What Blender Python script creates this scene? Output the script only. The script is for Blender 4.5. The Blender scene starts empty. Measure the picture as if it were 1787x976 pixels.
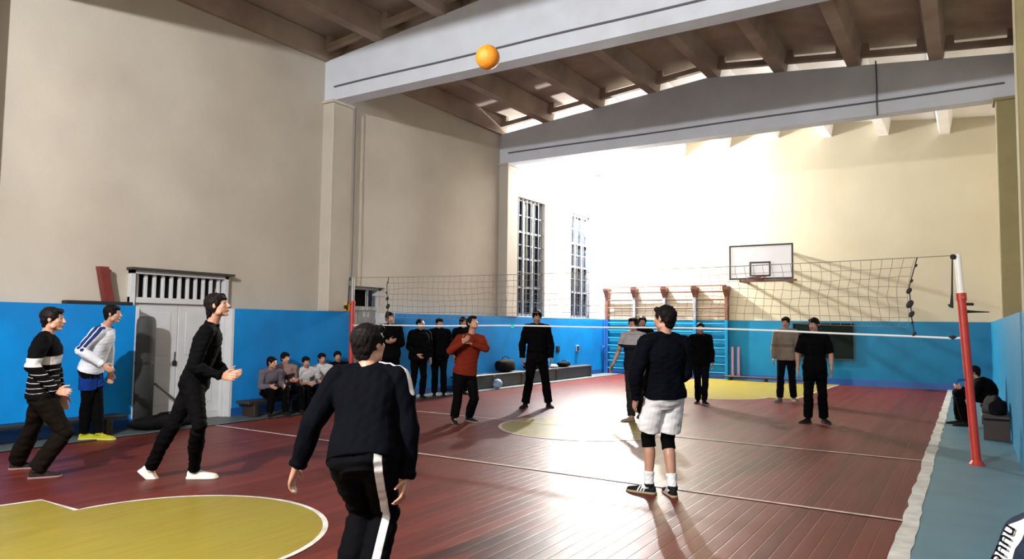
EXPOSURE = 0.0
LAMP_A = (.35, 20.25, 5.45); LAMP_B = (6.2, -1.7, 4.95); WATT_A = 5900; WATT_B = 4000
# A school gym at night: volleyball practice under two floodlights.
import bpy, bmesh, math, random
import numpy as np
from mathutils import Vector, Matrix
random.seed(7)
C = bpy.context.scene.collection
SC = bpy.context.scene

# ------------------------------------------------------------------ materials
MATS = {}
def new_mat(name):
    m = bpy.data.materials.new(name); m.use_nodes = True
    nt = m.node_tree
    return m, nt, nt.nodes['Principled BSDF']

def mat(name, col, rough=0.6, metal=0.0, var=0.0, vscale=3.0, bump=0.0, bscale=60.0, spec=0.5, stretch=None, emit=None, estr=0.0, stain=None, stain_amt=0.0, stain_scale=0.6):
    if name in MATS: return MATS[name]
    m, nt, b = new_mat(name)
    N, L = nt.nodes, nt.links
    b.inputs['Base Color'].default_value = (*col, 1)
    b.inputs['Roughness'].default_value = rough
    b.inputs['Metallic'].default_value = metal
    b.inputs['Specular IOR Level'].default_value = spec
    tc = N.new('ShaderNodeTexCoord'); mp = N.new('ShaderNodeMapping')
    L.new(tc.outputs['Object'], mp.inputs['Vector'])
    if stretch: mp.inputs['Scale'].default_value = stretch
    colsock = None
    if var > 0:
        n = N.new('ShaderNodeTexNoise'); n.inputs['Scale'].default_value = vscale; n.inputs['Detail'].default_value = 5
        L.new(mp.outputs['Vector'], n.inputs['Vector'])
        r = N.new('ShaderNodeMapRange'); r.inputs['From Min'].default_value = .25; r.inputs['From Max'].default_value = .75
        r.inputs['To Min'].default_value = 1 - var; r.inputs['To Max'].default_value = 1 + var
        L.new(n.outputs['Fac'], r.inputs['Value'])
        hv = N.new('ShaderNodeHueSaturation'); hv.inputs['Color'].default_value = (*col, 1)
        L.new(r.outputs['Result'], hv.inputs['Value'])
        colsock = hv.outputs['Color']
    if stain is not None:
        n2 = N.new('ShaderNodeTexNoise'); n2.inputs['Scale'].default_value = stain_scale; n2.inputs['Detail'].default_value = 3
        L.new(mp.outputs['Vector'], n2.inputs['Vector'])
        r2 = N.new('ShaderNodeMapRange'); r2.inputs['From Min'].default_value = .45; r2.inputs['From Max'].default_value = .7
        r2.inputs['To Min'].default_value = 0; r2.inputs['To Max'].default_value = stain_amt
        L.new(n2.outputs['Fac'], r2.inputs['Value'])
        mx = N.new('ShaderNodeMix'); mx.data_type = 'RGBA'
        L.new(r2.outputs['Result'], mx.inputs['Factor'])
        if colsock: L.new(colsock, mx.inputs[6])
        else: mx.inputs[6].default_value = (*col, 1)
        mx.inputs[7].default_value = (*stain, 1)
        colsock = mx.outputs[2]
    if colsock: L.new(colsock, b.inputs['Base Color'])
    if bump > 0:
        n = N.new('ShaderNodeTexNoise'); n.inputs['Scale'].default_value = bscale; n.inputs['Detail'].default_value = 4
        L.new(mp.outputs['Vector'], n.inputs['Vector'])
        bp = N.new('ShaderNodeBump'); bp.inputs['Strength'].default_value = bump; bp.inputs['Distance'].default_value = .01
        L.new(n.outputs['Fac'], bp.inputs['Height']); L.new(bp.outputs['Normal'], b.inputs['Normal'])
    if emit:
        b.inputs['Emission Color'].default_value = (*emit, 1); b.inputs['Emission Strength'].default_value = estr
    MATS[name] = m
    return m

M_WALL = mat('plaster_beige', (.435, .40, .35), .8, var=.07, vscale=1.3, bump=.25, bscale=45, stain=(.33, .275, .23), stain_amt=.35)
M_WALLB = mat('plaster_cream', (.50, .455, .335), .75, var=.05, vscale=1.0, bump=.2, bscale=45, stain=(.42, .35, .25), stain_amt=.3)
M_BLUE = mat('blue_oil_paint', (.004, .20, .56), .5, spec=.12, var=.14, vscale=2.2, bump=.18, bscale=30, stain=(.015, .12, .36), stain_amt=.5, stain_scale=.8)
M_BLUEB = mat('blue_turquoise_paint', (.005, .155, .30), .45, spec=.2, var=.12, vscale=2.2, bump=.15, bscale=30)
M_BLUED = mat('dark_blue_paint', (.006, .07, .27), .45, var=.15)
M_BEAM = mat('whitewash', (.53, .57, .65), .75, var=.06, vscale=2.5, bump=.12, bscale=30, stain=(.38, .37, .38), stain_amt=.3)
M_CONC = mat('ceiling_concrete', (.31, .245, .20), .9, var=.18, vscale=1.6, bump=.2, bscale=20, stain=(.17, .10, .08), stain_amt=.75, stain_scale=.9)
M_CONC_LIT = mat('ceiling_concrete_lit', (.84, .82, .80), .9, var=.08, vscale=1.6, bump=.2, bscale=20)  # whiter copy of the slab concrete: the far lamp's brightness put into the colour
M_STRIP = mat('grey_blue_floor_paint', (.062, .145, .185), .5, var=.15, vscale=2.5, bump=.1, bscale=12)
M_STRIPL = mat('grey_green_floor_paint', (.07, .085, .085), .55, var=.2, vscale=2.5)
M_DOOR = mat('grey_white_door_paint', (.50, .52, .55), .5, var=.06, vscale=4)
M_DARK = mat('dark_void', (.006, .006, .008), .8)
M_BLACK = mat('black_paint', (.008, .008, .009), .55)
M_RED = mat('red_post_paint', (.42, .030, .018), .45, var=.15, vscale=8)
M_WHITEP = mat('white_post_paint', (.75, .75, .74), .45)
M_STEEL = mat('grey_steel', (.28, .28, .27), .5, metal=.4)
M_YEL = mat('yellow_winch_paint', (.62, .36, .02), .5)
M_WINF = mat('window_frame_paint', (.20, .22, .25), .5)
M_BROWN = mat('brown_wood_paint', (.14, .045, .028), .5, var=.2, vscale=10, stretch=(1, 1, .1))
M_DKWOOD = mat('dark_bench_wood', (.022, .016, .013), .55, var=.25, vscale=6)
M_BENCHG = mat('bench_grey_green', (.030, .034, .036), .5, var=.2, vscale=5)
M_CHALK = mat('chalkboard_green', (.004, .009, .008), .8, var=.2, vscale=3, spec=.1)
M_CORD = mat('net_cord', (.20, .17, .15), .8)
M_TAPE = mat('white_tape', (.72, .75, .78), .6)
M_KNOT = mat('black_cord', (.012, .012, .014), .8)
M_BAG = mat('black_bag_cloth', (.004, .004, .005), .85, spec=.1, bump=.5, bscale=25)
M_MAUVE = mat('mauve_peg', (.22, .12, .20), .6)
M_GLASSL = mat('lamp_glass', (1, 1, 1), .3, emit=(1, .98, .95), estr=60)
M_CABLE = mat('cable_grey', (.09, .09, .10), .6)

def glass_mat():
    m, nt, b = new_mat('night_window_glass')
    b.inputs['Base Color'].default_value = (.008, .012, .02, 1); b.inputs['Roughness'].default_value = .2; b.inputs['Specular IOR Level'].default_value = .12
    MATS['glass'] = m; return m
M_GLASS = glass_mat()

def floor_mat():
    m, nt, b = new_mat('painted_plank_floor'); N, L = nt.nodes, nt.links
    tc = N.new('ShaderNodeTexCoord')
    sx = N.new('ShaderNodeSeparateXYZ'); L.new(tc.outputs['Object'], sx.inputs[0])
    # planks run along Y, 11 cm wide
    def math_(op, a, bb=None, c=None):
        n = N.new('ShaderNodeMath'); n.operation = op
        for i, v in enumerate((a, bb, c)):
            if v is None: continue
            if isinstance(v, (int, float)): n.inputs[i].default_value = v
            else: L.new(v, n.inputs[i])
        return n.outputs[0]
    px = math_('MULTIPLY', sx.outputs['X'], 1 / .11)
    fr = math_('FRACT', px); idx = math_('FLOOR', px)
    wn = N.new('ShaderNodeTexWhiteNoise'); wn.noise_dimensions = '1D'; L.new(idx, wn.inputs['W'])
    edge = math_('MULTIPLY', math_('ABSOLUTE', math_('SUBTRACT', fr, .5)), 2)       # 1 at seams
    seam = N.new('ShaderNodeMapRange'); seam.inputs['From Min'].default_value = .86; seam.inputs['From Max'].default_value = 1.0
    L.new(edge, seam.inputs['Value'])
    mp = N.new('ShaderNodeMapping'); mp.inputs['Scale'].default_value = (9, .7, 1); L.new(tc.outputs['Object'], mp.inputs['Vector'])
    n1 = N.new('ShaderNodeTexNoise'); n1.inputs['Scale'].default_value = 1.0; n1.inputs['Detail'].default_value = 4; L.new(mp.outputs[0], n1.inputs['Vector'])
    n2 = N.new('ShaderNodeTexNoise'); n2.inputs['Scale'].default_value = .9; n2.inputs['Detail'].default_value = 4; L.new(tc.outputs['Object'], n2.inputs['Vector'])
    ramp = N.new('ShaderNodeValToRGB')
    ramp.color_ramp.elements[0].position = .3; ramp.color_ramp.elements[0].color = (.066, .0115, .008, 1)
    ramp.color_ramp.elements[1].position = .75; ramp.color_ramp.elements[1].color = (.118, .021, .0145, 1)
    s = math_('ADD', math_('MULTIPLY', n2.outputs['Fac'], .65), math_('MULTIPLY', wn.outputs['Value'], .35))
    L.new(s, ramp.inputs['Fac'])
    mx = N.new('ShaderNodeMix'); mx.data_type = 'RGBA'; L.new(math_('MULTIPLY', seam.outputs[0], .45), mx.inputs['Factor'])
    L.new(ramp.outputs['Color'], mx.inputs[6]); mx.inputs[7].default_value = (.07, .016, .012, 1)
    L.new(mx.outputs[2], b.inputs['Base Color'])
    rr = N.new('ShaderNodeMapRange'); rr.inputs['To Min'].default_value = .36; rr.inputs['To Max'].default_value = .48; b.inputs['Specular IOR Level'].default_value = .12
    L.new(n1.outputs['Fac'], rr.inputs['Value']); L.new(rr.outputs[0], b.inputs['Roughness'])
    h = math_('SUBTRACT', math_('MULTIPLY', n1.outputs['Fac'], 1.2), math_('MULTIPLY', seam.outputs[0], .9))
    h = math_('ADD', h, math_('MULTIPLY', wn.outputs['Value'], .35))
    bp = N.new('ShaderNodeBump'); bp.inputs['Strength'].default_value = .22; bp.inputs['Distance'].default_value = .006
    L.new(h, bp.inputs['Height']); L.new(bp.outputs[0], b.inputs['Normal'])
    return m
M_FLOOR = floor_mat()
M_YFLOOR = mat('yellow_floor_paint', (.19, .148, .022), .4, spec=.1, var=.14, vscale=3, bump=.25, bscale=1, stretch=(9, .7, 1), stain=(.185, .172, .024), stain_amt=.6, stain_scale=.5)
M_LINE = mat('white_line_paint', (.42, .33, .30), .5, spec=.1, var=.25, vscale=9)
M_EDGE = mat('pale_edge_paint', (.46, .45, .42), .6, var=.3, vscale=7, stain=(.30, .25, .2), stain_amt=.5, stain_scale=2.5)

# ------------------------------------------------------------------ mesh helpers
def box(bm, lo, hi):
    v = [bm.verts.new((x, y, z)) for x in (lo[0], hi[0]) for y in (lo[1], hi[1]) for z in (lo[2], hi[2])]
    for f in ((0, 1, 3, 2), (4, 6, 7, 5), (0, 4, 5, 1), (2, 3, 7, 6), (0, 2, 6, 4), (1, 5, 7, 3)):
        bm.faces.new([v[i] for i in f])

def bbox_bev(bm, lo, hi, r=.01, seg=2):
    b2 = bmesh.new(); box(b2, lo, hi)
    bmesh.ops.bevel(b2, geom=b2.edges[:], offset=r, segments=seg, affect='EDGES')
    merge(bm, b2)

def merge(bm, b2, mtx=None):
    mp = {}
    for v in b2.verts:
        mp[v] = bm.verts.new(mtx @ v.co if mtx else v.co)
    for f in b2.faces:
        try: bm.faces.new([mp[v] for v in f.verts])
        except ValueError: pass
    b2.free()

def frame_of(d, ref=None):
    d = d.normalized()
    ref = Vector(ref) if ref is not None else (Vector((0, 0, 1)) if abs(d.z) < .9 else Vector((1, 0, 0)))
    ex = d.cross(ref)
    if ex.length < 1e-5: ex = d.cross(Vector((.3, 1, .2)))
    ex.normalize(); return ex, ex.cross(d).normalized()

def loft(bm, rings, cap=True):
    """rings: lists of equal numbers of points."""
    R = [[bm.verts.new(p) for p in r] for r in rings]
    n = len(R[0])
    for a, b in zip(R, R[1:]):
        for i in range(n):
            bm.faces.new((a[i], a[(i + 1) % n], b[(i + 1) % n], b[i]))
    if cap:
        bm.faces.new(R[0][::-1]); bm.faces.new(R[-1])
    return R

def ring(c, ex, ey, a, b, n=14, e=2.0):
    out = []
    for i in range(n):
        t = 2 * math.pi * i / n; cs, sn = math.cos(t), math.sin(t)
        x = math.copysign(abs(cs) ** (2 / e), cs) * a; y = math.copysign(abs(sn) ** (2 / e), sn) * b
        out.append(c + ex * x + ey * y)
    return out

def tube(bm, pts, rad, n=10, ref=None, flat=1.0):
    pts = [Vector(p) for p in pts]
    if isinstance(rad, (int, float)): rad = [rad] * len(pts)
    rings = []
    for i, p in enumerate(pts):
        d = (pts[min(i + 1, len(pts) - 1)] - pts[max(i - 1, 0)])
        ex, ey = frame_of(d, ref)
        rings.append(ring(p, ex, ey, rad[i], rad[i] * flat, n))
    loft(bm, rings)

def ellipsoid(bm, c, ex, ey, ez, a, b, cc, nu=16, nv=10):
    c = Vector(c); rings = []
    top = c + ez * cc; bot = c - ez * cc
    for j in range(1, nv):
        ph = math.pi * j / nv
        rings.append(ring(c - ez * cc * math.cos(ph), ex, ey, a * math.sin(ph), b * math.sin(ph), nu))
    R = loft(bm, rings, cap=False)
    vb = bm.verts.new(bot); vt = bm.verts.new(top); n = nu
    for i in range(n):
        bm.faces.new((vb, R[0][(i + 1) % n], R[0][i])); bm.faces.new((vt, R[-1][i], R[-1][(i + 1) % n]))

def obj(name, bm, m, parent=None, smooth=False, loc=None):
    bmesh.ops.recalc_face_normals(bm, faces=bm.faces[:])
    me = bpy.data.meshes.new(name); bm.to_mesh(me); bm.free()
    if m is not None:
        for mm in (m if isinstance(m, (list, tuple)) else [m]): me.materials.append(mm)
    if smooth:
        me.polygons.foreach_set('use_smooth', [True] * len(me.polygons))
    o = bpy.data.objects.new(name, me); C.objects.link(o)
    if loc is not None: o.location = loc
    if parent is not None: o.parent = parent; o.matrix_parent_inverse = Matrix.Translation(-Vector(parent.location)) if parent.type == 'EMPTY' else Matrix.Identity(4)
    return o

def tag(o, label, cat, group=None):
    o['label'] = label; o['category'] = cat
    if group: o['group'] = group
    return o

def thing(name, label, cat, loc=(0, 0, 0), group=None):
    o = bpy.data.objects.new(name, None); C.objects.link(o); o.location = loc; o.empty_display_size = .1
    return tag(o, label, cat, group)

def struct(name, bm, m, parent=None, smooth=False):
    o = obj(name, bm, m, parent, smooth)
    if parent is None: o['kind'] = 'structure'
    return o

def poly(bm, pts, z):
    bm.faces.new([bm.verts.new((p[0], p[1], z)) for p in pts])

# ------------------------------------------------------------------ the room shell
YF, YB = -2.7, 21.31           # wall behind the camera, far wall
XL, XR = -.25, 10.90           # upper side walls
HB = 1.73                      # height of the blue lower wall
ZB = 5.70                      # underside of the roof beams
XS, XE = .64, 9.537            # painted side strips end here
XWR = 10.42                    # face of the thick lower wall on the right
BY = (3.3, 9.3, 15.33)         # front faces of the beams
BW = .32
def beam_top(x):
    return 6.47 + .55 * (1 - min(1, abs(x - 5.2) / 5.45))

bm = bmesh.new(); box(bm, (XL - .5, YF - .2, -.2), (XR + .3, YB + .2, 0)); struct('floor', bm, M_FLOOR)

# painted areas and lines: thin coats of paint on the boards
CX, CYC = 5.05, 9.72
def key_area(y_ft, y_base, sgn, wb=3.0):
    """free-throw circle and trapezoid as one outline"""
    pts = []; r = 1.15; hw = 1.72
    for i in range(33):
        t = math.pi * i / 32
        pts.append((CX + r * math.cos(t), y_ft + sgn * r * math.sin(t)))
    pts += [(CX - hw, y_ft), (CX - wb, y_base), (CX + wb, y_base), (CX + hw, y_ft)]
    return pts
def outline(name, pts, w, z, m, closed=True):
    bm = bmesh.new(); n = len(pts)
    P = [Vector((p[0], p[1], 0)) for p in pts]
    segs = n if closed else n - 1
    q = []
    for i in range(n):
        a = P[(i - 1) % n] if (closed or i > 0) else P[i]; b = P[(i + 1) % n] if (closed or i < n - 1) else P[i]
        d = (b - a).normalized(); nn = Vector((-d.y, d.x, 0)) * (w / 2)
        q.append((bm.verts.new(P[i] + nn + Vector((0, 0, z))), bm.verts.new(P[i] - nn + Vector((0, 0, z)))))
    for i in range(segs):
        a, b = q[i], q[(i + 1) % n]
        bm.faces.new((a[0], a[1], b[1], b[0]))
    return bm
fm_parts = []
def marking(name, bm, m):
    for f in bm.faces:
        if f.calc_area() > 0 and f.normal.z < 0: f.normal_flip()
    return struct(name, bm, m)
bm = bmesh.new(); poly(bm, key_area(3.05, YF + .02, 1), .003); marking('floor_marking_1', bm, M_YFLOOR)
bm = bmesh.new(); poly(bm, key_area(16.35, YB - .05, -1, 1.9), .003); marking('floor_marking_2', bm, M_YFLOOR)
circ = [(CX + 1.25 * math.cos(2 * math.pi * i / 48), CYC + 1.25 * math.sin(2 * math.pi * i / 48)) for i in range(48)]
bm = bmesh.new(); poly(bm, circ, .003); marking('floor_marking_3', bm, M_YFLOOR)
marking('floor_line_1', outline('e', key_area(3.05, YF + .02, 1), .04, .005, M_LINE), M_EDGE)
marking('floor_line_2', outline('e', key_area(16.35, YB - .05, -1, 1.9), .05, .005, M_LINE), M_LINE)
marking('floor_line_3', outline('e', circ, .05, .005, M_LINE), M_LINE)
def hline(name, y, w=.05):
    bm = bmesh.new()
    poly(bm, [(XS, y - w / 2), (XE - .02, y - w / 2), (XE - .02, y + w / 2), (XS, y + w / 2)], .006); marking(name, bm, M_LINE)
hline('floor_line_4', 6.60); hline('floor_line_5', 9.70)
bm = bmesh.new(); box(bm, (XE - .03, YF, 0), (XWR + .1, YB, .012)); struct('floor_strip_right', bm, M_STRIP)
bm = bmesh.new(); box(bm, (-.05, YF, 0), (XS - .03, YB - .02, .010)); struct('floor_strip_left', bm, M_STRIPL)
def ragged(x0, x1, name, m, z):
    bm = bmesh.new(); n = 120; a = []; b = []
    for i in range(n + 1):
        y = YF + (YB - YF) * i / n
        a.append(bm.verts.new((x0 + random.uniform(-.012, .012), y, z))); b.append(bm.verts.new((x1 + random.uniform(-.012, .012), y, z)))
    for i in range(n): bm.faces.new((a[i], b[i], b[i + 1], a[i + 1]))
    marking(name, bm, m)
ragged(XE - .06, XE + .055, 'floor_line_6', M_EDGE, .016)
ragged(XS - .05, XS - .005, 'floor_line_7', M_STRIP, .014)

# left wall: thick blue lower wall with a ledge, thinner beige upper wall, two doorways, two tall windows
D1 = (5.70, 7.30); D2 = (10.0, 11.1); W1 = (16.25, 17.72); W2 = (19.32, 20.75); WZ = (1.76, 5.0); DTOP = 2.25
bm = bmesh.new()
for y0, y1 in ((YF, D1[0]), (D1[1], D2[0]), (D2[1], YB)): box(bm, (-.5, y0, 0), (0, y1, HB))
struct('wall_left_lower', bm, M_BLUE)
bm = bmesh.new()
for y0, y1, z0, z1 in ((YF, D1[0], HB, 7.6), (D1[0], D1[1], DTOP, 7.6), (D1[1], D2[0], HB, 7.6), (D2[0], D2[1], DTOP, 7.6), (D2[1], W1[0], HB, 7.6),
                       (W1[0], W1[1], WZ[1], 7.6), (W1[1], W2[0], HB, 7.6), (W2[0], W2[1], WZ[1], 7.6), (W2[1], YB, HB, 7.6), (W1[0], W1[1], HB - .05, WZ[0]), (W2[0], W2[1], HB - .05, WZ[0])):
    box(bm, (XL - .3, y0, z0), (XL, y1, z1))
struct('wall_left', bm, M_WALL)
bm = bmesh.new()
for y0, y1 in ((YF, D1[0]), (D1[1], D2[0]), (D2[1], YB)): box(bm, (0, y0, 0), (.012, y1, .14))
struct('baseboard_left', bm, M_BLUED)
# far wall
bm = bmesh.new(); box(bm, (XL - .3, YB, 0), (XR + .3, YB + .25, 7.6)); struct('wall_back', bm, M_WALLB)
bm = bmesh.new(); box(bm, (0, YB - .03, 0), (XWR, YB, HB)); struct('wall_back_lower', bm, M_BLUEB)
bm = bmesh.new(); box(bm, (0, YB - .045, 0), (XWR, YB - .03, .17)); struct('baseboard_back', bm, M_BLUED)
# right wall with thick lower part whose top slopes up to the wall
bm = bmesh.new(); box(bm, (XR, YF, 0), (XR + .3, YB, 7.6)); struct('wall_right', bm, M_WALLB)
bm = bmesh.new()
box(bm, (XWR, YF, 0), (XR, YB, HB)); struct('wall_right_lower', bm, M_BLUEB)
bm = bmesh.new()
a = [bm.verts.new(v) for v in ((XWR, YF, HB), (XR, YF, HB), (XR, YF, HB + .20))]; b = [bm.verts.new(v) for v in ((XWR, YB, HB), (XR, YB, HB), (XR, YB, HB + .20))]
bm.faces.new(a); bm.faces.new(b[::-1])
for i in range(3): bm.faces.new((a[i], b[i], b[(i + 1) % 3], a[(i + 1) % 3]))
struct('trim_ledge_right', bm, mat('grey_ledge', (.33, .35, .37), .7, var=.1))
bm = bmesh.new(); box(bm, (XL - .3, YF - .25, 0), (XR + .3, YF, 7.6)); struct('wall_front', bm, M_WALL)

# columns and roof beams
n = 0
for y in BY:
    n += 1; bm = bmesh.new(); bbox_bev(bm, (XL - .02, y - .02, HB), (.02, y + .50, ZB - .04), .015, 1); box(bm, (XL - .02, y - .06, ZB - .05), (.05, y + .5, ZB)); struct('column_%d' % n, bm, M_WALL)
    n += 1; bm = bmesh.new(); bbox_bev(bm, (10.46, y - .02, HB), (XR + .02, y + .42, ZB - .04), .015, 1); box(bm, (10.42, y - .06, ZB - .05), (XR, y + .42, ZB)); struct('column_%d' % n, bm, mat('column_ochre_shaded', (.24, .205, .10), .75, var=.08))  # ochre paint darkened all over, standing in for shade on the near face
for i, y in enumerate(BY):
    bm = bmesh.new(); xs = [XL - .05, 5.2, XR + .05]
    def prof(x):
        t = beam_top(x)
        return [(x, y, ZB), (x, y + BW, ZB), (x, y + BW, t), (x, y, t)]
    loft(bm, [[Vector(p) for p in prof(x)] for x in xs]); struct('beam_%d' % (i + 1), bm, M_BEAM)

# ribbed roof slabs: plates with ribs along Y; end ribs leave slots over the beams
bays = [(YF, BY[0] + BW / 2), (BY[0] + BW / 2, BY[1] + BW / 2), (BY[1] + BW / 2, BY[2] + BW / 2), (BY[2] + BW / 2, YB)]
PITCH = 1.405; X0 = -.28
bmA = bmesh.new(); bmB = bmesh.new()
for bi, (y0, y1) in enumerate(bays):
    bm = bmB if bi == 3 else bmA
    for k in range(8):
        xa, xb = X0 + k * PITCH, X0 + (k + 1) * PITCH
        za, zb = beam_top(xa) + .40, beam_top(xb) + .40
        rings = [[Vector((x, y0, z)), Vector((x, y1, z)), Vector((x, y1, z + .1)), Vector((x, y0, z + .1))] for x, z in ((xa, za), (xb, zb))]
        loft(bm, rings)
        # end ribs with a hole: the bar and the bridge to the plate at each side
        for ye, d in ((y0 + BW / 2 + .02, 1), (y1 - BW / 2 - .02, -1)):
            if (bi == 3 and d == 1) or (bi == 0 and d == 1) or (bi == 3 and d == -1): continue
            def seg(xs, xe, lo, hi):
                rr = []
                for x in (xs, xe):
                    t = beam_top(x)
                    rr.append([Vector((x, min(ye, ye + d * .12), t + lo)), Vector((x, max(ye, ye + d * .12), t + lo)), Vector((x, max(ye, ye + d * .12), t + hi)), Vector((x, min(ye, ye + d * .12), t + hi))])
                loft(bm, rr)
            seg(xa + .13, xb - .13, .145, .255)
            seg(xa + .13, xa + .30, .25, .42); seg(xb - .30, xb - .13, .25, .42)
    for k in range(9):
        x = X0 + k * PITCH; t = beam_top(x)
        rr = []
        for y in (y0, y1):
            rr.append([Vector((x - .11, y, t)), Vector((x + .11, y, t)), Vector((x + .18, y, t + .40)), Vector((x - .18, y, t + .40))])
        loft(bm, rr)
struct('ceiling', bmA, M_CONC); struct('ceiling_far_bay', bmB, M_CONC_LIT)

# ------------------------------------------------------------------ windows and doors
def window(name, y0, y1, z0, z1):
    x = XL - .16
    bm = bmesh.new()
    for lo, hi in (((x - .04, y0, z0), (x + .05, y0 + .07, z1)), ((x - .04, y1 - .07, z0), (x + .05, y1, z1)), ((x - .04, y0, z0), (x + .05, y1, z0 + .07)), ((x - .04, y0, z1 - .07), (x + .05, y1, z1))):
        box(bm, lo, hi)
    root = struct(name, bm, M_WINF)
    bm = bmesh.new(); box(bm, (x - .035, y0 + .05, z0 + .05), (x - .025, y1 - .05, z1 - .05)); obj('window_pane', bm, M_GLASS, root)
    bm = bmesh.new()
    for f in (.34, .67):
        yy = y0 + (y1 - y0) * f; box(bm, (x - .03, yy - .032, z0), (x + .045, yy + .032, z1))
    zz = z0 + (z1 - z0) * .38
    for f in (.245, .49, .715):
        zz = z0 + (z1 - z0) * f; box(bm, (x - .03, y0, zz - .028), (x + .04, y1, zz + .028))
    obj('mullion', bm, M_WINF, root)
    bm = bmesh.new()
    for i in range(7):
        yy = y0 + (y1 - y0) * (i + .5) / 7; box(bm, (XL - .05, yy - .008, z0), (XL - .034, yy + .008, z1))
    for f in (.12, .245, .37, .49, .6, .715, .85):
        zz = z0 + (z1 - z0) * f; box(bm, (XL - .052, y0, zz - .012), (XL - .045, y1, zz + .012))
    obj('window_grille', bm, mat('grille_grey', (.05, .055, .065), .6), root)
    bm = bmesh.new(); box(bm, (XL - .3, y0, z0 - .03), (XL + .03, y1, z0)); obj('window_sill', bm, M_WALL, root)
window('window_1', *W1, *WZ); window('window_2', *W2, *WZ)

def doorway(name, y0, y1, lit):
    zt = 1.83
    x = -.24 if lit else -.46
    bm = bmesh.new()
    for lo, hi in (((x - .1, y0, 0), (x + .08, y0 + .06, DTOP)), ((x - .1, y1 - .06, 0), (x + .08, y1, DTOP)), ((x - .1, y0, DTOP - .05), (x + .08, y1, DTOP)), ((x - .1, y0, zt - .05), (x + .05, y1, zt + .03)), ((x - .1, y0, 0), (x + .02, y1, .09))):
        box(bm, lo, hi)
    root = struct(name, bm, M_DOOR)
    ym = (y0 + y1) / 2
    for a, b in ((y0 + .06, ym - .004), (ym + .004, y1 - .06)):
        bm = bmesh.new(); bbox_bev(bm, (x - .06, a, .09), (x - .01, b, zt - .05), .006, 1)
        for z0, z1 in ((.25, .85), (1.0, 1.65)):
            bbox_bev(bm, (x - .01, a + .12, z0), (x - .002, b - .12, z1), .004, 1)
        obj('door_leaf', bm, M_DOOR, root)
    nb = 11 if lit else 2
    for i in range(nb):
        yy = y0 + .06 + (y1 - y0 - .12) * (i + .5) / nb
        bm = bmesh.new(); bbox_bev(bm, (x - .04, yy - .022, zt + .02), (x + .01, yy + .022, DTOP - .04), .005, 1); obj('transom_bar', bm, M_DOOR, root)
    bm = bmesh.new(); box(bm, (x - .35, y0 - .02, 0), (x - .3, y1 + .02, DTOP + .02)); obj('dark_opening', bm, M_DARK, root)
    bm = bmesh.new(); bbox_bev(bm, (x - .012, ym - .07, .84), (x + .02, ym - .01, .92), .008); tube(bm, [(x + .0, ym - .04, .92), (x + .0, ym - .035, 1.05)], .008); obj('door_handle', bm, M_BLACK, root)
    bm = bmesh.new(); box(bm, (x - .02, y0 - .03, DTOP), (x + .16, y1 + .06, DTOP + .035)); obj('lintel_board', bm, mat('lintel_dark', (.03, .025, .022), .7), root)
    for a, b in ((y0 - .01, y0 + .035), (y1 - .035, y1 + .01)):
        bm = bmesh.new(); box(bm, (x, a, 0), (.01, b, HB)); obj('door_jamb', bm, M_DOOR, root)
    return root
doorway('door_1', *D1, True); doorway('door_2', *D2, False)
# ------------------------------------------------------------------ camera and light
cam = bpy.data.cameras.new('camera'); co = bpy.data.objects.new('camera', cam); C.objects.link(co)
Rv = Vector((0.84317946, 0.53749225, 0.01226713)); Uv = Vector((0.02343493, -0.05953917, 0.99795085)); Fv = Vector((-0.53712122, 0.84116417, 0.06279829))
mt = Matrix((Rv, Uv, -Fv)).transposed().to_4x4(); mt.translation = (9.9596, 0, 1.5295); co.matrix_world = mt
cam.sensor_width = 36; cam.lens = 36 * 1247.84 / 1787; cam.clip_start = .05
SC.camera = co
SC.view_settings.view_transform = 'Standard'; SC.view_settings.look = 'None'; SC.view_settings.gamma = 1; SC.view_settings.use_curve_mapping = False
SC.view_settings.exposure = EXPOSURE
w = bpy.data.worlds.new('night'); SC.world = w; w.use_nodes = True
w.node_tree.nodes['Background'].inputs[0].default_value = (.010, .013, .02, 1); w.node_tree.nodes['Background'].inputs[1].default_value = 1

def floodlight(loc, aim, label, watt, col):
    """a box floodlight on a bracket: reflector housing, glass, and its bulb's light"""
    loc = Vector(loc); t = thing('floodlight', label, 'lamp', loc, 'gym floodlights')
    d = (Vector(aim) - loc).normalized(); ex, ey = frame_of(d)
    bm = bmesh.new()
    def P(x, y, z): return loc + ex * x + ey * y + d * z
    loft(bm, [[P(sx * a, sy * b, z) for sx, sy in ((-1, -1), (1, -1), (1, 1), (-1, 1))] for a, b, z in ((.09, .07, -.20), (.20, .15, -.06), (.20, .15, -.045), (.185, .135, -.05), (.08, .06, -.185))], cap=True)
    obj('housing', bm, M_STEEL, t)
    bm = bmesh.new(); tube(bm, [P(-.15, 0, -.07), P(.15, 0, -.07)], .035, 12); obj('bulb', bm, mat('bulb', (1, 1, 1), .4, emit=col, estr=120), t)
    bm = bmesh.new(); tube(bm, [P(-.22, 0, -.1), P(-.22, 0, -.3), P(.22, 0, -.3), P(.22, 0, -.1)], .012, 6); tube(bm, [P(0, 0, -.3), P(0, 0, -.45)], .016, 6); obj('bracket', bm, M_STEEL, t)
    L = bpy.data.lights.new('flood', 'POINT'); L.energy = watt; L.color = col; L.shadow_soft_size = .09
    lo = bpy.data.objects.new('flood_light', L); C.objects.link(lo); lo.location = loc + d * .06
    return t
floodlight(LAMP_A, (4.5, 13, 1.5), 'glaring floodlight high in the far corner by the second tall window', WATT_A, (1, .985, .96))
floodlight(LAMP_B, (4.0, 9, 2.0), 'floodlight mounted high behind the camera facing the net', WATT_B, (1, .985, .965))

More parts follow.
